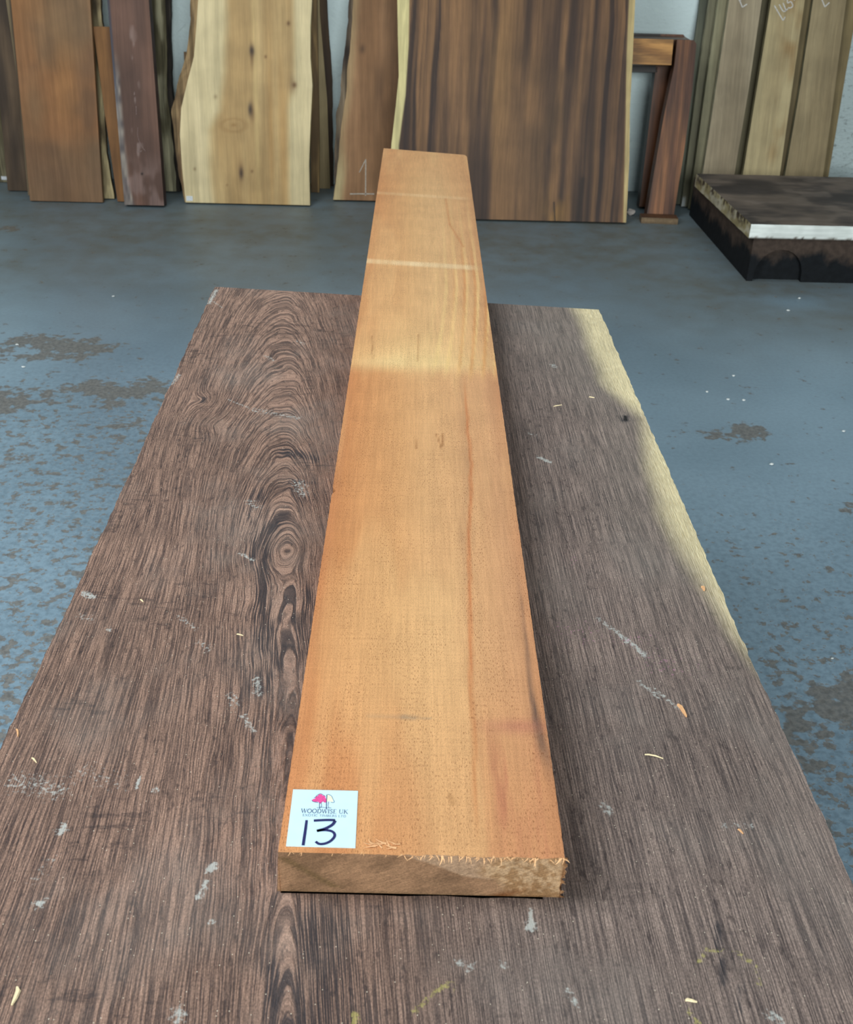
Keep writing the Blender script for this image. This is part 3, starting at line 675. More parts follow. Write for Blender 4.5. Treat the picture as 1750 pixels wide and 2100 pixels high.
def text_line(s, p0, p1, h):
    tot = sum(G[c][0] for c in s); dx, dy = p1[0] - p0[0], p1[1] - p0[1]; l = math.hypot(dx, dy); kx = l / tot
    ex, ey = dx / l, dy / l; out = []; pen = 0
    for c in s:
        for pts, wd in G[c][1]:
            q = [(p0[0] + ex * (pen + x) * kx - ey * y * h, p0[1] + ey * (pen + x) * kx + ex * y * h) for x, y in pts]
            out.append((q, wd * h))
        pen += G[c][0]
    return out
new_obj('printed_name', stroke_mesh('printed_name', text_line('WOODWISE UK', lp(-48.7, 37.3), lp(-8.0, 36.6), .0048), LZ), prn, lab)
new_obj('printed_line', stroke_mesh('printed_line', text_line('EXOTIC TIMBERS LTD', lp(-47.0, 33.5), lp(-9.4, 32.7), .0025), LZ), prn, lab)
def blob(name, pts, mat, z):
    q = smooth_path([lp(*p) for p in pts] + [lp(*pts[0])], 4)[:-1]
    bm = bmesh.new(); f = bm.faces.new([bm.verts.new((x, y, z)) for x, y in q]); f.normal_update()
    if f.normal.z < 0: f.normal_flip()
    bmesh.ops.triangulate(bm, faces=bm.faces[:]); me = bpy.data.meshes.new(name); bm.to_mesh(me); bm.free(); return new_obj(name, me, mat, lab)
blob('logo_crown', [(-40.2, 51.8), (-39.4, 53.4), (-37.8, 53.8), (-37.5, 56.0), (-35.8, 57.0), (-34.4, 59.0), (-32.2, 59.0), (-31.2, 57.6), (-29.4, 57.4), (-28.9, 55.6), (-28.0, 53.4), (-27.8, 50.0), (-29.2, 49.4), (-30.6, 50.6), (-31.8, 49.0), (-33.2, 48.0), (-34.4, 49.9), (-36.4, 50.2), (-38.4, 50.2)], pinkm, LZ)['label'] = 'pink tree crown'
blob('logo_crown', [(-27.6, 58.4), (-26.1, 58.4), (-23.7, 56.6), (-22.3, 53.4), (-21.6, 50.6), (-23.6, 50.2), (-25.2, 51.1), (-27.4, 50.6)], creamm, LZ)['label'] = 'cream tree crown'
outl = [([lp(*q) for q in [(-40.4, 51.9), (-39.6, 50.6), (-37.4, 49.8), (-34.6, 49.2)]], .0005), ([lp(*q) for q in [(-33.4, 49.6), (-33.3, 46), (-32.8, 42.2)]], .0006), ([lp(*q) for q in [(-27.6, 58.0), (-27.5, 50), (-27.2, 46), (-27.0, 41.4)]], .00075),
        ([lp(*q) for q in [(-35.4, 43.3), (-31, 43.9), (-27, 43.2), (-22.8, 43.2)]], .0004), (smooth_path([lp(*q) for q in [(-28.2, 58.2), (-26.0, 58.9), (-23.4, 56.9), (-22.0, 53.4), (-20.6, 50.6), (-21.6, 49.4), (-23.6, 49.8)]], 4), .0004),
        (smooth_path([lp(*q) for q in [(-38.8, 54.4), (-37.0, 56.2), (-36.8, 57.1), (-33.7, 59.7), (-30.5, 58.0), (-28.8, 56.4)]], 4), .0004), ([lp(*q) for q in [(-32.2, 49.8), (-31.4, 46), (-31.8, 43.4)]], .0004), ([lp(*q) for q in [(-25.6, 50.4), (-25.8, 46), (-25.0, 43.4)]], .0004)]
new_obj('logo_outline', stroke_mesh('logo_outline', outl, LZ + .0001), prn, lab)

# ---- splinters and shavings lying on the dark slab
CH = [plain('fresh_wood_chip', (222, 172, 124), 0.7, 0.1, 300.0), plain('pale_wood_chip', (232, 214, 172), 0.7, 0.1, 300.0)]
def chip(p, q, wd, th, mat, label, lift=0.0, name='wood_splinter'):
    bm = bmesh.new(); d = Vector((q[0] - p[0], q[1] - p[1], 0)); n = Vector((-d.y, d.x, 0)).normalized()
    rows = []
    for i, tq in enumerate((0, .2, .6, 1)):
        c = Vector((p[0], p[1], 0)) + d * tq + n * wd * .35 * math.sin(tq * 5)
        hw = wd * (.55, 1, .9, .35)[i] / 2; z = .7502 + lift * math.sin(tq * 3.1)
        rows.append([bm.verts.new((c.x + n.x * hw, c.y + n.y * hw, z)), bm.verts.new((c.x - n.x * hw, c.y - n.y * hw, z)), bm.verts.new((c.x - n.x * hw * .6, c.y - n.y * hw * .6, z + th)), bm.verts.new((c.x + n.x * hw * .6, c.y + n.y * hw * .6, z + th))])
    for a_, b_ in zip(rows, rows[1:]):
        for i in range(4): bm.faces.new((a_[i], a_[(i + 1) % 4], b_[(i + 1) % 4], b_[i]))
    bm.faces.new(rows[0][::-1]); bm.faces.new(rows[-1])
    bmesh.ops.recalc_face_normals(bm, faces=bm.faces)
    me = bpy.data.meshes.new(name); bm.to_mesh(me); bm.free()
    tag(new_obj(name, me, mat), label, 'splinter', 'splinters on the dark slab')
chip((.2935, .866), (.3000, .848), .0042, .0022, CH[0], 'short orange wood splinter at the end of a pale scratch on the dark slab')
chip((.2445, .791), (.2620, .786), .0016, .001, CH[1], 'thin pale bent wood shaving on the dark slab beside the plank', .0012)
chip((.370, 1.086), (.3725, 1.078), .0045, .002, CH[0], 'tiny pinkish wood chip near the pale sapwood edge of the dark slab')
chip((-.2925, .527), (-.2905, .512), .0042, .0015, CH[1], 'stubby yellow wood chip on the dark slab, alone among chalk smudges')
chip((-.3845, .816), (-.379, .806), .0022, .0012, CH[0], 'thin tan splinter at the long dark edge of the slab')
chip((-.357, .776), (-.350, .770), .0018, .001, CH[1], 'small pale shaving on a dusty grey patch of the dark slab')
chip((-.310, 1.041), (-.305, 1.037), .002, .001, CH[1], 'small pale shaving beside a white chalk smear on the dark slab')
chip((-.187, .977), (-.179, .975), .0017, .001, CH[1], 'small pale shaving near the blue-black stain of the dark slab')
chip((.226, .520), (.235, .5195), .0028, .0012, CH[1], 'small straw-coloured chip beside the yellow crayon mark')
chip((.313, .695), (.317, .690), .0022, .001, CH[0], 'tiny orange splinter on the plain dark grain of the slab')
chip((.308, 1.640), (.317, 1.638), .0028, .001, CH[1], 'thin pale shaving on the dark slab by the black knot')
chip((.244, 1.60), (.258, 1.607), .0018, .001, CH[1], 'straight pale shaving lying across the grain of the dark slab')

# ================================================================== TIMBER LEANING ON THE WALL
WMAT = {k: wood_mat('leaning_wood_' + k, *a) for k, a in dict(fine=(60, .12, .6), red=(40, .12, .55), bark=(45, .45, .85), pale=(55, .10, .55), dark=(55, .16, .5), oak=(70, .12, .6)).items()}
def flat(*rgb):
    return lambda X, Z: np.full(X.shape + (3,), rgb, float)
def streak(c1, c2, fx_=14, fz=.9, seed=1, lo=.3, hi=.7):
    return lambda X, Z: mixc(c1, c2, ss(lo, hi, fbm(X * fx_ + .25 * fbm(X * 2, Z * 2, seed + 50, 2) * fx_ * .3, Z * fz, seed, 3)))
def leaner(name, label, left, right, Y0, lean, t, colf, sidecol, mat, top, cat='board', group='timber leaning on the wall', bark=None, **kw):
    root = empty(name, (0, 0, 0), label, cat, group); lean_place(root, Y0, lean, t)
    new_obj('board', slab_mesh(name, left, right, t, colf, sidecol, top=top, **kw), WMAT[mat], root)
    if bark:
        for (bl, br, dy, bt, bc) in bark:
            new_obj('bark_edge', slab_mesh('bark_edge', bl, br, bt, streak(bc[0], bc[1], 30, 7, 8), bc[0], top=top, nu=4, nv=70, y0=dy, jit=.006, seed=7), WMAT['bark'], root)
    return root

# far left
rt = leaner('live_edge_board', 'greyish bark-edged board with a white tag at its foot beside the narrow dark board', [(-2.30, 0), (-2.16, .9)], [(-2.155, 0), (-2.104, .43), (-2.045, .9)], 5.90, 4, .04,
       streak((128, 122, 98), (74, 66, 48), 9, 3, 2), (96, 88, 66), 'bark', 1.15, jit=.006, seed=3)
new_obj('paper_tag', box_mesh('paper_tag', -2.195, -2.165, -.0012, -.0002, .012, .030), plain('small_paper_tag', (206, 208, 212), .6, .1, 200.0), rt)
leaner('narrow_board', 'narrow dark brown board with a chipped foot beside the broad red-brown board', [(-2.105, 0), (-2.08, .9)], [(-1.985, 0), (-1.985, .9)], 5.72, 9, .035,
       streak((96, 78, 60), (66, 54, 44), 12, 2, 3), (80, 66, 48), 'fine', 1.25)
leaner('thin_board', 'thin pale-edged board squeezed behind the broad red-brown board', [(-1.975, 0), (-1.972, .35), (-1.968, .52), (-1.988, .95)], [(-1.93, 0), (-1.935, .95)], 5.64, 10.5, .02,
       lambda X, Z: mixc((122, 106, 80), (70, 58, 46), ss(-1.975, -1.962, X)), (134, 122, 96), 'fine', 1.7)
def red_col(X, Z):
    c = mixc((142, 98, 62), (124, 98, 70), ss(.3, .7, fbm(X * 3.5, Z * 2.2, 4, 3)))
    c = mixc(c, (160, 114, 68), .55 * gs(X, Z, -1.70, .55, .08, .22) + .4 * ss(.6, 1.0, Z) * ss(-1.65, -1.9, X))
    c = mixc(c, (104, 80, 60), .5 * ss(.55, .75, fbm(X * 5, Z * 4, 14, 3)))
    return mixc(c, (112, 84, 62), ss(.5, .1, Z) * .45)
leaner('broad_plank', 'broad smooth red-brown board leaning on the wall', [(-1.931, 0), (-1.929, .934)], [(-1.562, 0), (-1.549, .944)], 5.53, 11, .03, red_col, (110, 84, 58), 'red', 2.35, nu=40)
leaner('live_edge_board', 'thin bark-edged strip between the red-brown board and the short orange board', [(-1.60, 0), (-1.58, .65), (-1.59, .94)], [(-1.520, 0), (-1.545, .25), (-1.532, .49), (-1.522, .65), (-1.518, .94)], 5.605, 11, .03,
       streak((150, 136, 102), (72, 60, 44), 16, 6, 5), (84, 70, 50), 'bark', 1.9, jit=.006, seed=5)
leaner('short_board', 'short orange-brown board with a square top', [(-1.495, 0), (-1.528, .435), (-1.553, .82)], [(-1.425, 0), (-1.447, .436), (-1.470, .82)], 5.562, 11, .02,
       streak((140, 98, 56), (112, 78, 48), 12, 1.4, 6), (120, 86, 50), 'fine', .82)
def purple_col(X, Z):
    c = mixc((112, 82, 68), (88, 65, 55), ss(.3, .7, fbm(X * 8, Z * 2.2, 21, 3)))
    c = mixc(c, (118, 84, 66), .5 * ss(-1.32, -1.25, X) * ss(.3, .8, Z))
    edge = -1.437 - .013 * Z / .95
    pale = ss(.040, .018, X - edge - .012 * (fbm(Z * 7, X * 0, 23, 3) - .5) - .016 * ss(.12, .0, Z)) * ss(.75, .55, Z)
    c = mixc(c, mixc((178, 170, 156), (84, 80, 82), vn(X * 90, Z * 26, 25)), pale * .85)
    c = mixc(c, (60, 66, 80), .75 * ss(.014, .004, X - edge) * ss(.3, .7, Z))
    c = mixc(c, (176, 160, 156), .5 * ss(.66, .8, fbm(X * 40, Z * 14, 27, 2)) * gs(X, Z, -1.35, .5, .025, .5))
    c = mixc(c, (150, 128, 122), .5 * ss(.5, .7, fbm(X * 14, Z * 9, 28, 3)) * ss(.28, .1, Z))
    return mixc(c, (12, 10, 10), gs(X, Z, -1.339, .152, .005, .006) * 1.0)
rt = leaner('beam', 'dark purple-brown beam with whitened left edge and a drilled hole near its foot', [(-1.437, 0), (-1.452, .952)], [(-1.238, 0), (-1.255, .956)], 5.47, 11, .065, purple_col, (70, 56, 54), 'red', 2.3, 'beam', nu=60, nv=110)
ch_m = plain('white_chalk', (196, 192, 184), 0.9, 0.2, 200.0)
faint = plain('rubbed_chalk', (132, 112, 106), 0.9, 0.3, 200.0)
new_obj('chalk_mark', stroke_mesh('chalk_mark', [(smooth_path([(-1.345, .37), (-1.348, .33), (-1.335, .29), (-1.315, .26)], 4), .002), ([(-1.355, .255), (-1.345, .262)], .005), ([(-1.34, .256), (-1.334, .262)], .005), ([(-1.348, .43), (-1.347, .47)], .0025), ([(-1.352, .52), (-1.35, .535)], .004)], -.0008, 'xz'), faint, rt)
leaner('live_edge_board', 'grey weathered waney board with dark bark beside the purple-brown beam', [(-1.302, 0), (-1.314, .47), (-1.326, .924)], [(-1.232, 0), (-1.236, .25), (-1.250, .47), (-1.238, .7), (-1.234, .927)], 5.77, 9, .05,
       streak((146, 140, 114), (84, 78, 58), 22, 6, 9), (80, 74, 60), 'bark', 1.3, jit=.006, seed=9,
       bark=[([(-1.25, 0), (-1.255, .47), (-1.25, .95)], [(-1.213, 0), (-1.226, .25), (-1.226, .47), (-1.208, .93)], .012, .04, ((58, 52, 46), (36, 32, 28)))])
# pale waney slab
def pale_col(X, Z):
    c = mixc((196, 166, 116), (178, 146, 98), ss(.3, .7, fbm(X * 12, Z * 1.2, 31, 3)))
    lb = np.interp(Z, [0, .167, .354, .447, .63, .94], [-.998, -1.003, -1.007, -.949, -.915, -.903]); rb = np.interp(Z, [.02, .294, .455, .64, .965], [-.613, -.612, -.609, -.576, -.573])
    sapw = mixc((224, 205, 160), (208, 190, 146), ss(.35, .7, fbm(X * 9, Z * 1.5, 33, 3)))
    wob = .03 * (fbm(X * 4, Z * 3, 36, 3) - .5)
    wl = np.clip(ss(.030, -.026, X - lb + wob) + ss(-.022, .022, X - rb + wob * .5), 0, 1)
    c = c * (1 - wl[..., None]) + sapw * wl[..., None]
    c = mixc(c, (186, 142, 86), .5 * (gs(X, Z, -.64, .3, .02, .35) + gs(X, Z, -.70, .3, .012, .4)))
    c = mixc(c, (206, 178, 122), .6 * gs(X, Z, -.77, .5, .012, .5))
    rr = np.hypot((X + .885) / 1.9, (Z - .378) / 1.0) + .006 * (fbm(X * 30, Z * 30, 35, 2) - .5)
    c = mixc(c, (146, 110, 66), np.clip(.40 * ss(-.3, .9, np.sin(rr * 200 + 2.2 * fbm(X * 22, Z * 22, 38, 2))) * ss(.052, .020, rr) + .22 * ss(.03, 0, rr), 0, 1))
    for kx, kz, sx, sz, a_ in [(-.783, .725, .011, .022, 1), (-.783, .70, .008, .05, .5), (-.799, .455, .010, .028, .9), (-.79, .44, .012, .045, .4), (-.855, .151, .010, .026, .95), (-.855, .16, .014, .05, .4), (-.577, .574, .010, .012, .85), (-.585, .57, .018, .04, .4), (-.601, .853, .008, .010, .8),
                               (-.716, .70, .006, .007, .7), (-.80, .16, .006, .007, .6), (-1.09, .165, .006, .008, .5), (-.97, .51, .008, .01, .35), (-.93, .09, .005, .006, .4), (-.80, .99, .03, .02, .5)]:
        c = mixc(c, (58, 50, 46) if a_ > .8 and kx < -.65 else (96, 66, 40), np.clip(a_ * gs(X, Z, kx, kz, sx, sz), 0, 1))
    return c
jl = [(-1.034, .954), (-1.05, .824), (-1.068, .692), (-1.105, .58), (-1.143, .454), (-1.157, .327), (-1.154, .164), (-1.145, 0)]
jr = [(-.485, .968), (-.494, .838), (-.496, .706), (-.488, .572), (-.5, .389), (-.51, .202), (-.508, 0)]
rt = leaner('live_edge_slab', 'wide pale cream waney slab with dark knots leaning on the wall', jl, jr, 5.555, 11, .045, pale_col, (190, 172, 122), 'pale', 2.25, 'slab', nu=110, nv=170,
       bark=[([(x - w_, z) for (x, z), w_ in zip(jl, (.040, .036, .040, .045, .050, .032, .022, .012))], [(x + .004, z) for x, z in jl], .012, .05, ((142, 118, 84), (84, 66, 48)))])
tg = new_obj('paper_tag', box_mesh('paper_tag', -1.140, -1.108, -.0012, -.0002, .008, .032), plain('paper_tag', (214, 218, 218), .6, .1, 200.0), rt)
leaner('offcut_board', 'short brown offcut peeking out behind the bark of the pale slab', [(-1.162, 0), (-1.150, .683)], [(-1.03, 0), (-1.02, .684)], 5.80, 5, .03, streak((112, 88, 62), (84, 64, 44), 12, 2, 41), (70, 54, 38), 'fine', .684)
leaner('narrow_board', 'thin tan board edge just behind the pale slab', [(-.525, 0), (-.512, .94)], [(-.482, 0), (-.476, .25), (-.473, .94)], 5.84, 3.5, .035, streak((150, 122, 78), (94, 74, 48), 30, 4, 42), (120, 96, 60), 'fine', 1.3)
leaner('narrow_board', 'olive-tan smooth board standing behind the pale slab', [(-.505, 0), (-.485, .93)], [(-.429, 0), (-.437, .46), (-.465, .86), (-.468, 1.2)], 5.93, 2, .018, streak((158, 140, 104), (132, 116, 84), 10, 1, 43), (90, 78, 56), 'fine', 1.25)
leaner('narrow_board', 'dark brown board flat on the wall behind the pale slab', [(-.475, 0), (-.48, .93)], [(-.415, 0), (-.411, .55), (-.432, .93)], 5.985, .6, .018, streak((80, 62, 42), (58, 44, 32), 14, 2, 44), (56, 44, 32), 'fine', 1.25, jit=.003, seed=4)

# brown slab with the chalked 1
def one_col(X, Z):
    c = mixc((150, 112, 78), (132, 96, 64), ss(.3, .7, fbm(X * 9, Z * 2.5, 51, 3)))
    c = mixc(c, (104, 76, 52), .6 * ss(-.17, -.08, X + .05 * (fbm(X * 6, Z * 5, 52, 3) - .5)))
    le = np.interp(Z, [0, .082, .25, .417, .534, .626, .784, .96], [-.397, -.384, -.378, -.36, -.34, -.337, -.322, -.307])
    c = mixc(c, (176, 158, 116), ss(.05 + .02, .02, X - le + .03 * (fbm(X * 8, Z * 6, 53, 3) - .5)) * (.5 + .45 * ss(.3, .1, Z)))
    return mixc(c, (70, 50, 36), .7 * gs(X, Z, -.245, .73, .012, .02) + .4 * gs(X, Z, -.16, .55, .02, .08))
ml = [(-.290, .961), (-.302, .784), (-.320, .626), (-.324, .534), (-.345, .417), (-.364, .251), (-.380, .082), (-.397, 0)]
rt = leaner('live_edge_slab', 'brown waney slab with a chalked number 1 behind the big dark slab', ml, [(.30, 0), (.30, .97)], 5.67, 11, .05, one_col, (150, 128, 88), 'fine', 1.55, 'slab', nu=60, nv=110, jit=.003, seed=6,
       bark=[([(x - w_, z) for (x, z), w_ in zip(ml, (.022, .026, .026, .030, .032, .022, .010, .004))], [(x + .004, z) for x, z in ml], .012, .04, ((112, 98, 80), (64, 54, 48)))])
new_obj('chalk_mark', stroke_mesh('chalk_mark', [([(-.226, .206), (-.226, .024)], .0055), ([(-.227, .203), (-.259, .14)], .0045), ([(-.308, .031), (-.25, .033), (-.18, .034)], .0060)], -.0008, 'xz'), plain('faint_chalk', (176, 166, 152), .9, .25, 150.0), rt)['label'] = 'chalked number 1'

# the big striped dark slab
def big_col(X, Z):
    xw = X + .018 * (fbm(X * 3, Z * 2.2, 61, 3) - .5) * 2 + (X - .6) * .05 * Z
    n = fbm(xw * 26, Z * .7, 62, 4); n2 = fbm(xw * 9, Z * .9, 63, 3)
    c = mixc((58, 41, 32), (132, 96, 62), ss(.28, .70, n * .62 + n2 * .38))
    c = mixc(c, (40, 28, 25), .75 * ss(.55, .68, fbm(xw * 40 + 7, Z * .5, 64, 3)) * (ss(.34, .1, X) + ss(.72, .95, X)))
    c = mixc(c, (150, 112, 66), .5 * ss(.5, .7, n2) * gs(X, Z, .42, .7, .10, .45))
    c = mixc(c, (84, 62, 42), .85 * gs(X, Z, .66, .55, .17, .7) * ss(.2, .5, fbm(X * 5, Z * 3, 66, 3)))
    c = mixc(c, (142, 104, 52), .7 * gs(X, Z, .74, .04, .06, .10) * ss(.3, .6, fbm(X * 20, Z * 6, 67, 3)))
    c = mixc(c, (24, 17, 14), 1.0 * seg(X, Z, (.735, 0), (.725, .09), .003) + .5 * seg(X, Z, (.85, 0), (.86, .2), .014))
    ls = np.interp(Z, [.34, .57, .79, 1.0], [-.053, -.024, -.013, -.013]); rs = np.interp(Z, [0, .37, .79, 1.03], [1.079, 1.059, 1.033, 1.025])
    c = mixc(c, (206, 192, 136), ss(.004, -.004, X - ls)); return mixc(c, (184, 162, 112), ss(-.004, .004, X - rs))
leaner('live_edge_slab', 'very wide dark striped slab with cream sapwood edges leaning on the wall', [(-.11, 0), (-.089, .346), (-.07, .526), (-.058, .658), (-.065, .831), (-.07, 1.0)], [(1.094, 0), (1.086, .305), (1.07, .531), (1.063, .794), (1.055, 1.028)], 5.36, 13, .05,
       big_col, (170, 146, 98), 'dark', 2.5, 'slab', nu=260, nv=150)

# ---- wooden leg frames
LF = wood_mat('oiled_frame_wood', 45, .30, .42); LFx = wood_mat('oiled_frame_wood_rail', 45, .30, .42, 'x')
bench = empty('wooden_bench', (1.0, 5.5, 0), 'oiled brown wooden bench with an orange front rail beside the striped slab', 'bench')
def bench_frame(Y0, lean, t, posts, rail, cols, railcol):
    hold = Vector((0, Y0, t * math.sin(R(lean)))) - Vector((1.0, 5.5, 0))
    for (l, r_, sd) in posts:
        me = slab_mesh('leg', l, r_, t, streak(cols[0], cols[1], 22, 1.6, sd, .35, .65), cols[1], nu=26, nv=50)
        o = new_obj('leg', me, LF, bench); o.location = hold; o.rotation_euler = (-R(lean), 0, 0)
    x0, x1, z0, z1 = rail
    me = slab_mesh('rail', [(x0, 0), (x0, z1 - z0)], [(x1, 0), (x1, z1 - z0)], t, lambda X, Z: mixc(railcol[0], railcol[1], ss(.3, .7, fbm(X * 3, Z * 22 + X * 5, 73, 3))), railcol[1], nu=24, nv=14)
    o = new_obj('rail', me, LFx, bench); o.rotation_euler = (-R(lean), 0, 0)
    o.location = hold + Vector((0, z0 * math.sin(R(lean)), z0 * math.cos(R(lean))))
bench_frame(5.47, 12, .07,
      [([(1.216, 0.0), (1.259, .469), (1.290, .717), (1.292, .832)], [(1.356, 0), (1.380, .357), (1.390, .62), (1.388, .815), (1.383, .826), (1.374, .832)], 71), ([(.62, 0), (.55, .832)], [(.76, 0), (.66, .832)], 72)],
      (.66, 1.2745, .717, .832), ((134, 88, 54), (78, 48, 32)), ((176, 128, 70), (134, 92, 46)))
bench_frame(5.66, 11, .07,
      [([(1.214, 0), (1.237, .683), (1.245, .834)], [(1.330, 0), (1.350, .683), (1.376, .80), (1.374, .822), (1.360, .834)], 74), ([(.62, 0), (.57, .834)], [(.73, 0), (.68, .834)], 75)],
      (.68, 1.245, .655, .834), ((96, 60, 38), (58, 36, 24)), ((46, 36, 28), (32, 25, 20)))  # rear rail deepened and coloured near-black to stand for the shadow under the bench
me = slab_mesh('seat_board', [(.58, 0), (.58, .125)], [(1.37, 0), (1.37, .125)], .03, streak((104, 74, 50), (74, 52, 38), 4, 14, 78), (84, 60, 42), nu=30, nv=8)
o = new_obj('seat_board', me, LFx, bench); o.rotation_euler = (R(-90), 0, 0); o.location = (-1.0, 5.703 - 5.5, .822)
me = slab_mesh('offcut_board', [(1.178, 0), (1.178, .075)], [(1.362, 0), (1.362, .075)], .03, streak((96, 66, 46), (64, 46, 36), 9, 9, 76), (110, 92, 70), nu=14, nv=6)
o = new_obj('offcut_board', me, WMAT['fine']); o.rotation_euler = (R(-90), 0, R(-3)); o.location = (0, 5.455, .03)
tag(o, 'flat brown offcut lying on the floor at the foot of the table leg frame', 'board')
# crumpled scrap
bm = bmesh.new(); bmesh.ops.create_icosphere(bm, subdivisions=2, radius=.02); r2 = random.Random(3)
for v_ in bm.verts: v_.co *= r2.uniform(.72, 1.2); v_.co.z *= .8
zmin = min(v_.co.z for v_ in bm.verts)
for v_ in bm.verts: v_.co.z -= zmin
me = bpy.data.meshes.new('paper_scrap'); bm.to_mesh(me); bm.free()
o = new_obj('paper_scrap', me, plain('crumpled_paper', (190, 180, 172), .8)); o.location = (1.15, 5.545, 0.0)
tag(o, 'crumpled whitish paper scrap on the floor beside the striped slab', 'paper scrap')

# ---- the straight oak boards at the right
oak = lambda sd, c1=(160, 146, 120), c2=(138, 124, 100): streak(c1, c2, 9, .8, sd)
def oakB(X, Z):
    c = oak(82, (172, 156, 118), (154, 136, 100))(X, Z)
    c = mixc(c, (142, 112, 72), .6 * gs(X, Z, 1.90, .95, .05, .2) * ss(.4, .6, fbm(X * 9, Z * 4, 83, 3)) + .5 * ss(.5, .65, fbm(X * 9, Z * 5, 84, 3)) * ss(1.84, 1.88, X) + .5 * gs(X, Z, 1.875, .30, .025, .05))
    return c
GA = 'sawn oak boards leaning on the wall'
rtA = leaner('oak_board', 'grey-tan sawn board with a chalked E, next to the table leg frame', [(1.512, 0), (1.546, .565), (1.571, 1.017)], [(1.672, 0), (1.689, .2), (1.715, .592), (1.734, 1.021)], 5.62, 13, .03, oak(81), (150, 146, 122), 'oak', 1.45, group=GA)
rtB = leaner('oak_board', 'yellow-tan sawn board with chalked numerals and brown stains', [(1.722, 0), (1.757, .616), (1.780, 1.022)], [(1.915, 0), (1.926, .204), (1.947, 1.026)], 5.62, 13, .03, oakB, (120, 112, 84), 'oak', 1.45, group=GA)
rtC = leaner('oak_board', 'olive-tan sawn board with a chalked E, beside the bare rough brick', [(1.942, 0), (1.976, .598), (1.989, 1.027)], [(2.150, 0), (2.155, .5), (2.154, 1.031)], 5.62, 13, .03, oak(85, (150, 134, 102), (134, 118, 88)), (104, 100, 78), 'oak', 1.45, group=GA)
leaner('oak_board', 'shaded board behind the yellow-tan board with chalked numerals', [(1.70, 0), (1.76, 1.02)], [(1.90, 0), (1.93, 1.02)], 5.70, 13, .03, oak(86, (112, 104, 78), (90, 82, 62)), (84, 78, 60), 'oak', 1.25, group=GA)
leaner('oak_board', 'brown-edged board behind the olive-tan board at the bare rough brick', [(1.925, 0), (1.958, 1.03)], [(2.185, 0), (2.196, .196), (2.215, .69), (2.232, 1.03)], 5.66, 13, .03, oak(87, (126, 110, 76), (106, 92, 64)), (112, 96, 66), 'oak', 1.35, group=GA)
leaner('oak_board', 'thin-edged second board behind the grey-tan board with a chalked E', [(1.479, 0), (1.507, .62), (1.528, 1.008)], [(1.64, 0), (1.69, 1.0)], 5.665, 13, .028, oak(88, (140, 134, 106), (110, 104, 80)), (150, 146, 120), 'oak', 1.3, group=GA)
leaner('oak_board', 'thin-edged third board behind the grey-tan board, pale paint at its foot', [(1.449, 0), (1.472, .62), (1.495, 1.0)], [(1.60, 0), (1.66, 1.0)], 5.71, 13, .028, lambda X, Z: mixc(oak(89, (124, 120, 96), (96, 92, 72))(X, Z), (176, 180, 178), ss(.06, .03, Z) * ss(1.475, 1.46, X)), (150, 146, 122), 'oak', 1.2, group=GA)
leaner('oak_board', 'greenish-grey hindmost board of the stack against the wall', [(1.425, 0), (1.440, .64), (1.458, .95)], [(1.56, 0), (1.62, .95)], 5.755, 13, .028, oak(90, (96, 98, 82), (70, 72, 60)), (88, 90, 76), 'oak', 1.02, group=GA)
cw = .0055
new_obj('chalk_letter', stroke_mesh('chalk_letter', [([(1.603, 1.042), (1.640, .979)], cw), ([(1.640, .979), (1.662, .994)], cw), ([(1.623, 1.010), (1.642, 1.023)], cw), ([(1.603, 1.042), (1.625, 1.057)], cw)], -.0008, 'xz'), ch_m, rtA)
new_obj('chalk_number', stroke_mesh('chalk_number', [([(1.798, .991), (1.850, .924)], cw), ([(1.850, .924), (1.859, .941)], cw), (smooth_path([(1.822, .996), (1.847, .965), (1.868, .978)], 4), cw), ([(1.840, 1.004), (1.860, .968)], cw),
      (smooth_path([(1.841, 1.018), (1.858, 1.022), (1.863, 1.004), (1.878, 1.010), (1.890, .992), (1.880, .982), (1.868, .983)], 4), cw), ([(1.893, 1.021), (1.896, 1.016)], cw)], -.0008, 'xz'), ch_m, rtB)
new_obj('chalk_letter', stroke_mesh('chalk_letter', [([(2.015, 1.053), (2.051, .991)], cw), ([(2.051, .991), (2.071, 1.011)], cw), ([(2.033, 1.024), (2.049, 1.037)], cw), ([(2.015, 1.053), (2.035, 1.068)], cw)], -.0008, 'xz'), ch_m, rtC)

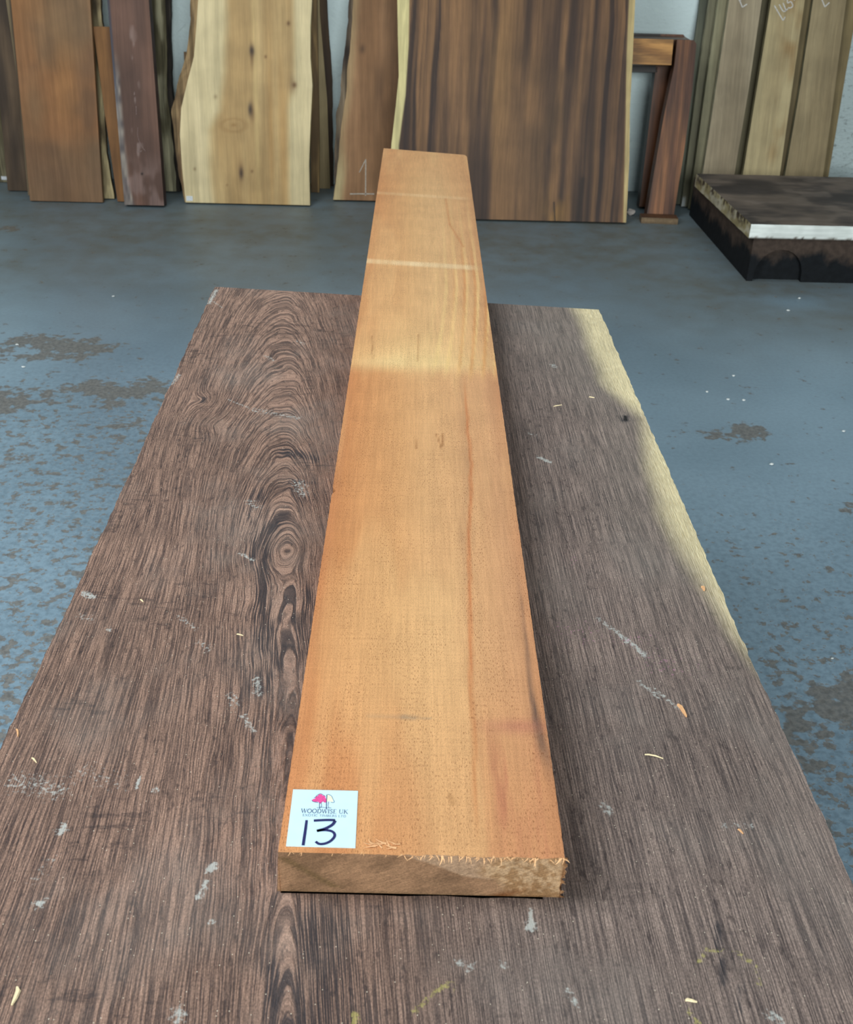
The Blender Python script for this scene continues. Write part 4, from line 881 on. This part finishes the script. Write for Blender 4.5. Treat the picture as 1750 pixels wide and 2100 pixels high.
# ---- stacked slab with white-sealed end on a dark baulk
base = empty('timber_baulk', (1.9, 4.95, 0), 'dark stained timber baulk with an arched hollow under the white-ended slab', 'timber')
def baulk():
    bm = bmesh.new()
    x0, x1, y0, y1, z1 = -.42, .75, -.425, .62, .192
    # front outline in x-z with an arched hollow cut in
    ax0, ax1, ah = -.395, -.182, .142
    arch = [((ax0 + ax1) / 2 - (ax1 - ax0) / 2 * math.cos(math.pi * i / 12), ah * math.sin(math.pi * i / 12) ** .8) for i in range(13)]
    F = [(x0, 0)] + arch + [(x1, 0), (x1, z1), (x0 + .0, z1)]
    dep = .03
    fr = [bm.verts.new((x, y0, z)) for x, z in F]; bm.faces.new(fr)
    a_f = fr[1:14]; a_b = [bm.verts.new((v.co.x, y0 + dep, v.co.z)) for v in a_f]
    for i in range(12): bm.faces.new((a_f[i + 1], a_f[i], a_b[i], a_b[i + 1]))
    bm.faces.new(a_b)
    bk = [bm.verts.new(c) for c in ((x0 - .02, y1, 0), (x1, y1, 0), (x1, y1, z1), (x0 - .02, y1, z1))]
    bm.faces.new((bk[0], bk[1], bk[2], bk[3]))
    bm.faces.new((fr[0], bk[0], bk[3], fr[-1])); bm.faces.new((fr[14], fr[15], bk[2], bk[1])); bm.faces.new((fr[15], fr[16], bk[3], bk[2]))
    bmesh.ops.recalc_face_normals(bm, faces=bm.faces)
    bmesh.ops.triangulate(bm, faces=bm.faces[:])
    me = bpy.data.meshes.new('baulk'); bm.to_mesh(me); bm.free(); return me
k = M('dark_stained_baulk', .75, .2); co = k.coord(); x_, y_, z_ = k.sep(co)
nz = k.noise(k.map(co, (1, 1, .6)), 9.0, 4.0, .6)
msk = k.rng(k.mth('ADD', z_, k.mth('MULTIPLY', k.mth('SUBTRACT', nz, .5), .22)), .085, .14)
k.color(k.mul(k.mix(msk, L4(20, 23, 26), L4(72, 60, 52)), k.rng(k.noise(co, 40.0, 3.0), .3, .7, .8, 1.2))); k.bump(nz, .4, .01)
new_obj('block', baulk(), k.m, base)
top_s = empty('timber_slab', (1.9, 4.95, .192), 'dusty grey-brown slab with bright white sealed end lying on the dark baulk', 'slab')
X, Y = np.meshgrid(np.linspace(0, 1, 200), np.linspace(0, 1, 120))
ey = -.44 + .88 * Y; ex0 = -.447 - .035 * Y + .004 * (fbm(ey * 30, 0 * ey, 3, 3) - .5); ex = ex0 + (.80 - ex0) * X
S = Surf()
tc = mixc((104, 92, 82), (62, 56, 53), ss(.35, .7, fbm(ex * 4, ey * 7, 101, 4))); tc = mixc(tc, (120, 108, 98), .5 * ss(.6, .75, fbm(ex * 9, ey * 14, 103, 3)))
P = np.stack([ex, ey, np.full_like(ex, .060) + .0015 * fbm(ex * 20, ey * 20, 9, 2)], -1); S.grid(P, False, Col=tc)
def drop(P0, flip, c):
    n = len(P0); q = np.linspace(0, 1, 9)
    PP = np.repeat(P0[:, None], 9, 1); PP[:, :, 2] = P0[:, None, 2] * (1 - q)
    rag = .006 * (fbm(PP[:, :, 0] * 40, PP[:, :, 1] * 40, 107, 3) - .5)
    PP[:, -1, 2] = 0.0; S.grid(PP, flip, Col=c(PP))
wsl = lambda PP: mixc(mixc((244, 248, 242), (222, 228, 220), fbm(PP[..., 0] * 30, PP[..., 2] * 60, 108, 3)), (70, 58, 48), ss(.62, .70, fbm(PP[..., 0] * 55, PP[..., 2] * 60 + 3, 109, 3)) * ss(.014, .004, PP[..., 2]) + .95 * ss(.007, .002, PP[..., 2] + .010 * (fbm(PP[..., 0] * 60, PP[..., 2] * 0, 112, 3) - .5)))
lsl = lambda PP: mixc(mixc((178, 170, 148), (146, 134, 98), ss(.3, .7, fbm(PP[..., 1] * 20, PP[..., 2] * 40, 110, 3))), (64, 54, 44), ss(.52, .66, fbm(PP[..., 1] * 46, PP[..., 2] * 50, 111, 3)) * ss(.0, .06, PP[..., 2]))
drop(P[0], True, wsl); drop(P[:, 0], False, lsl); drop(P[-1], False, wsl); drop(P[:, -1], True, lsl)
PB = P.copy(); PB[..., 2] = 0; S.grid(PB, True, Col=tc)
me = S.mesh('slab', False); bm = bmesh.new(); bm.from_mesh(me); bmesh.ops.recalc_face_normals(bm, faces=bm.faces); bm.to_mesh(me); bm.free()
new_obj('board', me, wood_mat('dusty_slab', 30, .10, .7, 'x', .2, .12), top_s)

# ---- white crumbs on the floor
cr = plain('plaster_crumb', (226, 230, 226), .8)
for i, (x, y) in enumerate([(-1.179, 4.153), (1.027, 3.337), (1.086, 3.281), (1.136, 3.275), (1.155, 3.479), (1.552, 4.156), (1.646, 4.307), (1.398, 3.053), (.972, 1.897), (-1.398, 3.631), (-1.314, 3.432), (1.10, 2.82)]):
    bm = bmesh.new(); bmesh.ops.create_icosphere(bm, subdivisions=1, radius=.0055 if y > 2.5 else .003); r2 = random.Random(i)
    for v_ in bm.verts: v_.co = (v_.co.x * r2.uniform(.7, 1.7), v_.co.y * r2.uniform(.7, 1.2), v_.co.z * r2.uniform(.4, .7))
    zmin = min(v_.co.z for v_ in bm.verts)
    for v_ in bm.verts: v_.co.z -= zmin
    me = bpy.data.meshes.new('crumb'); bm.to_mesh(me); bm.free(); o = new_obj('plaster_crumb', me, cr); o.location = (x, y, 0)
    tag(o, 'tiny white plaster crumb lying on the blue-grey floor', 'crumb', 'white crumbs scattered on the floor')
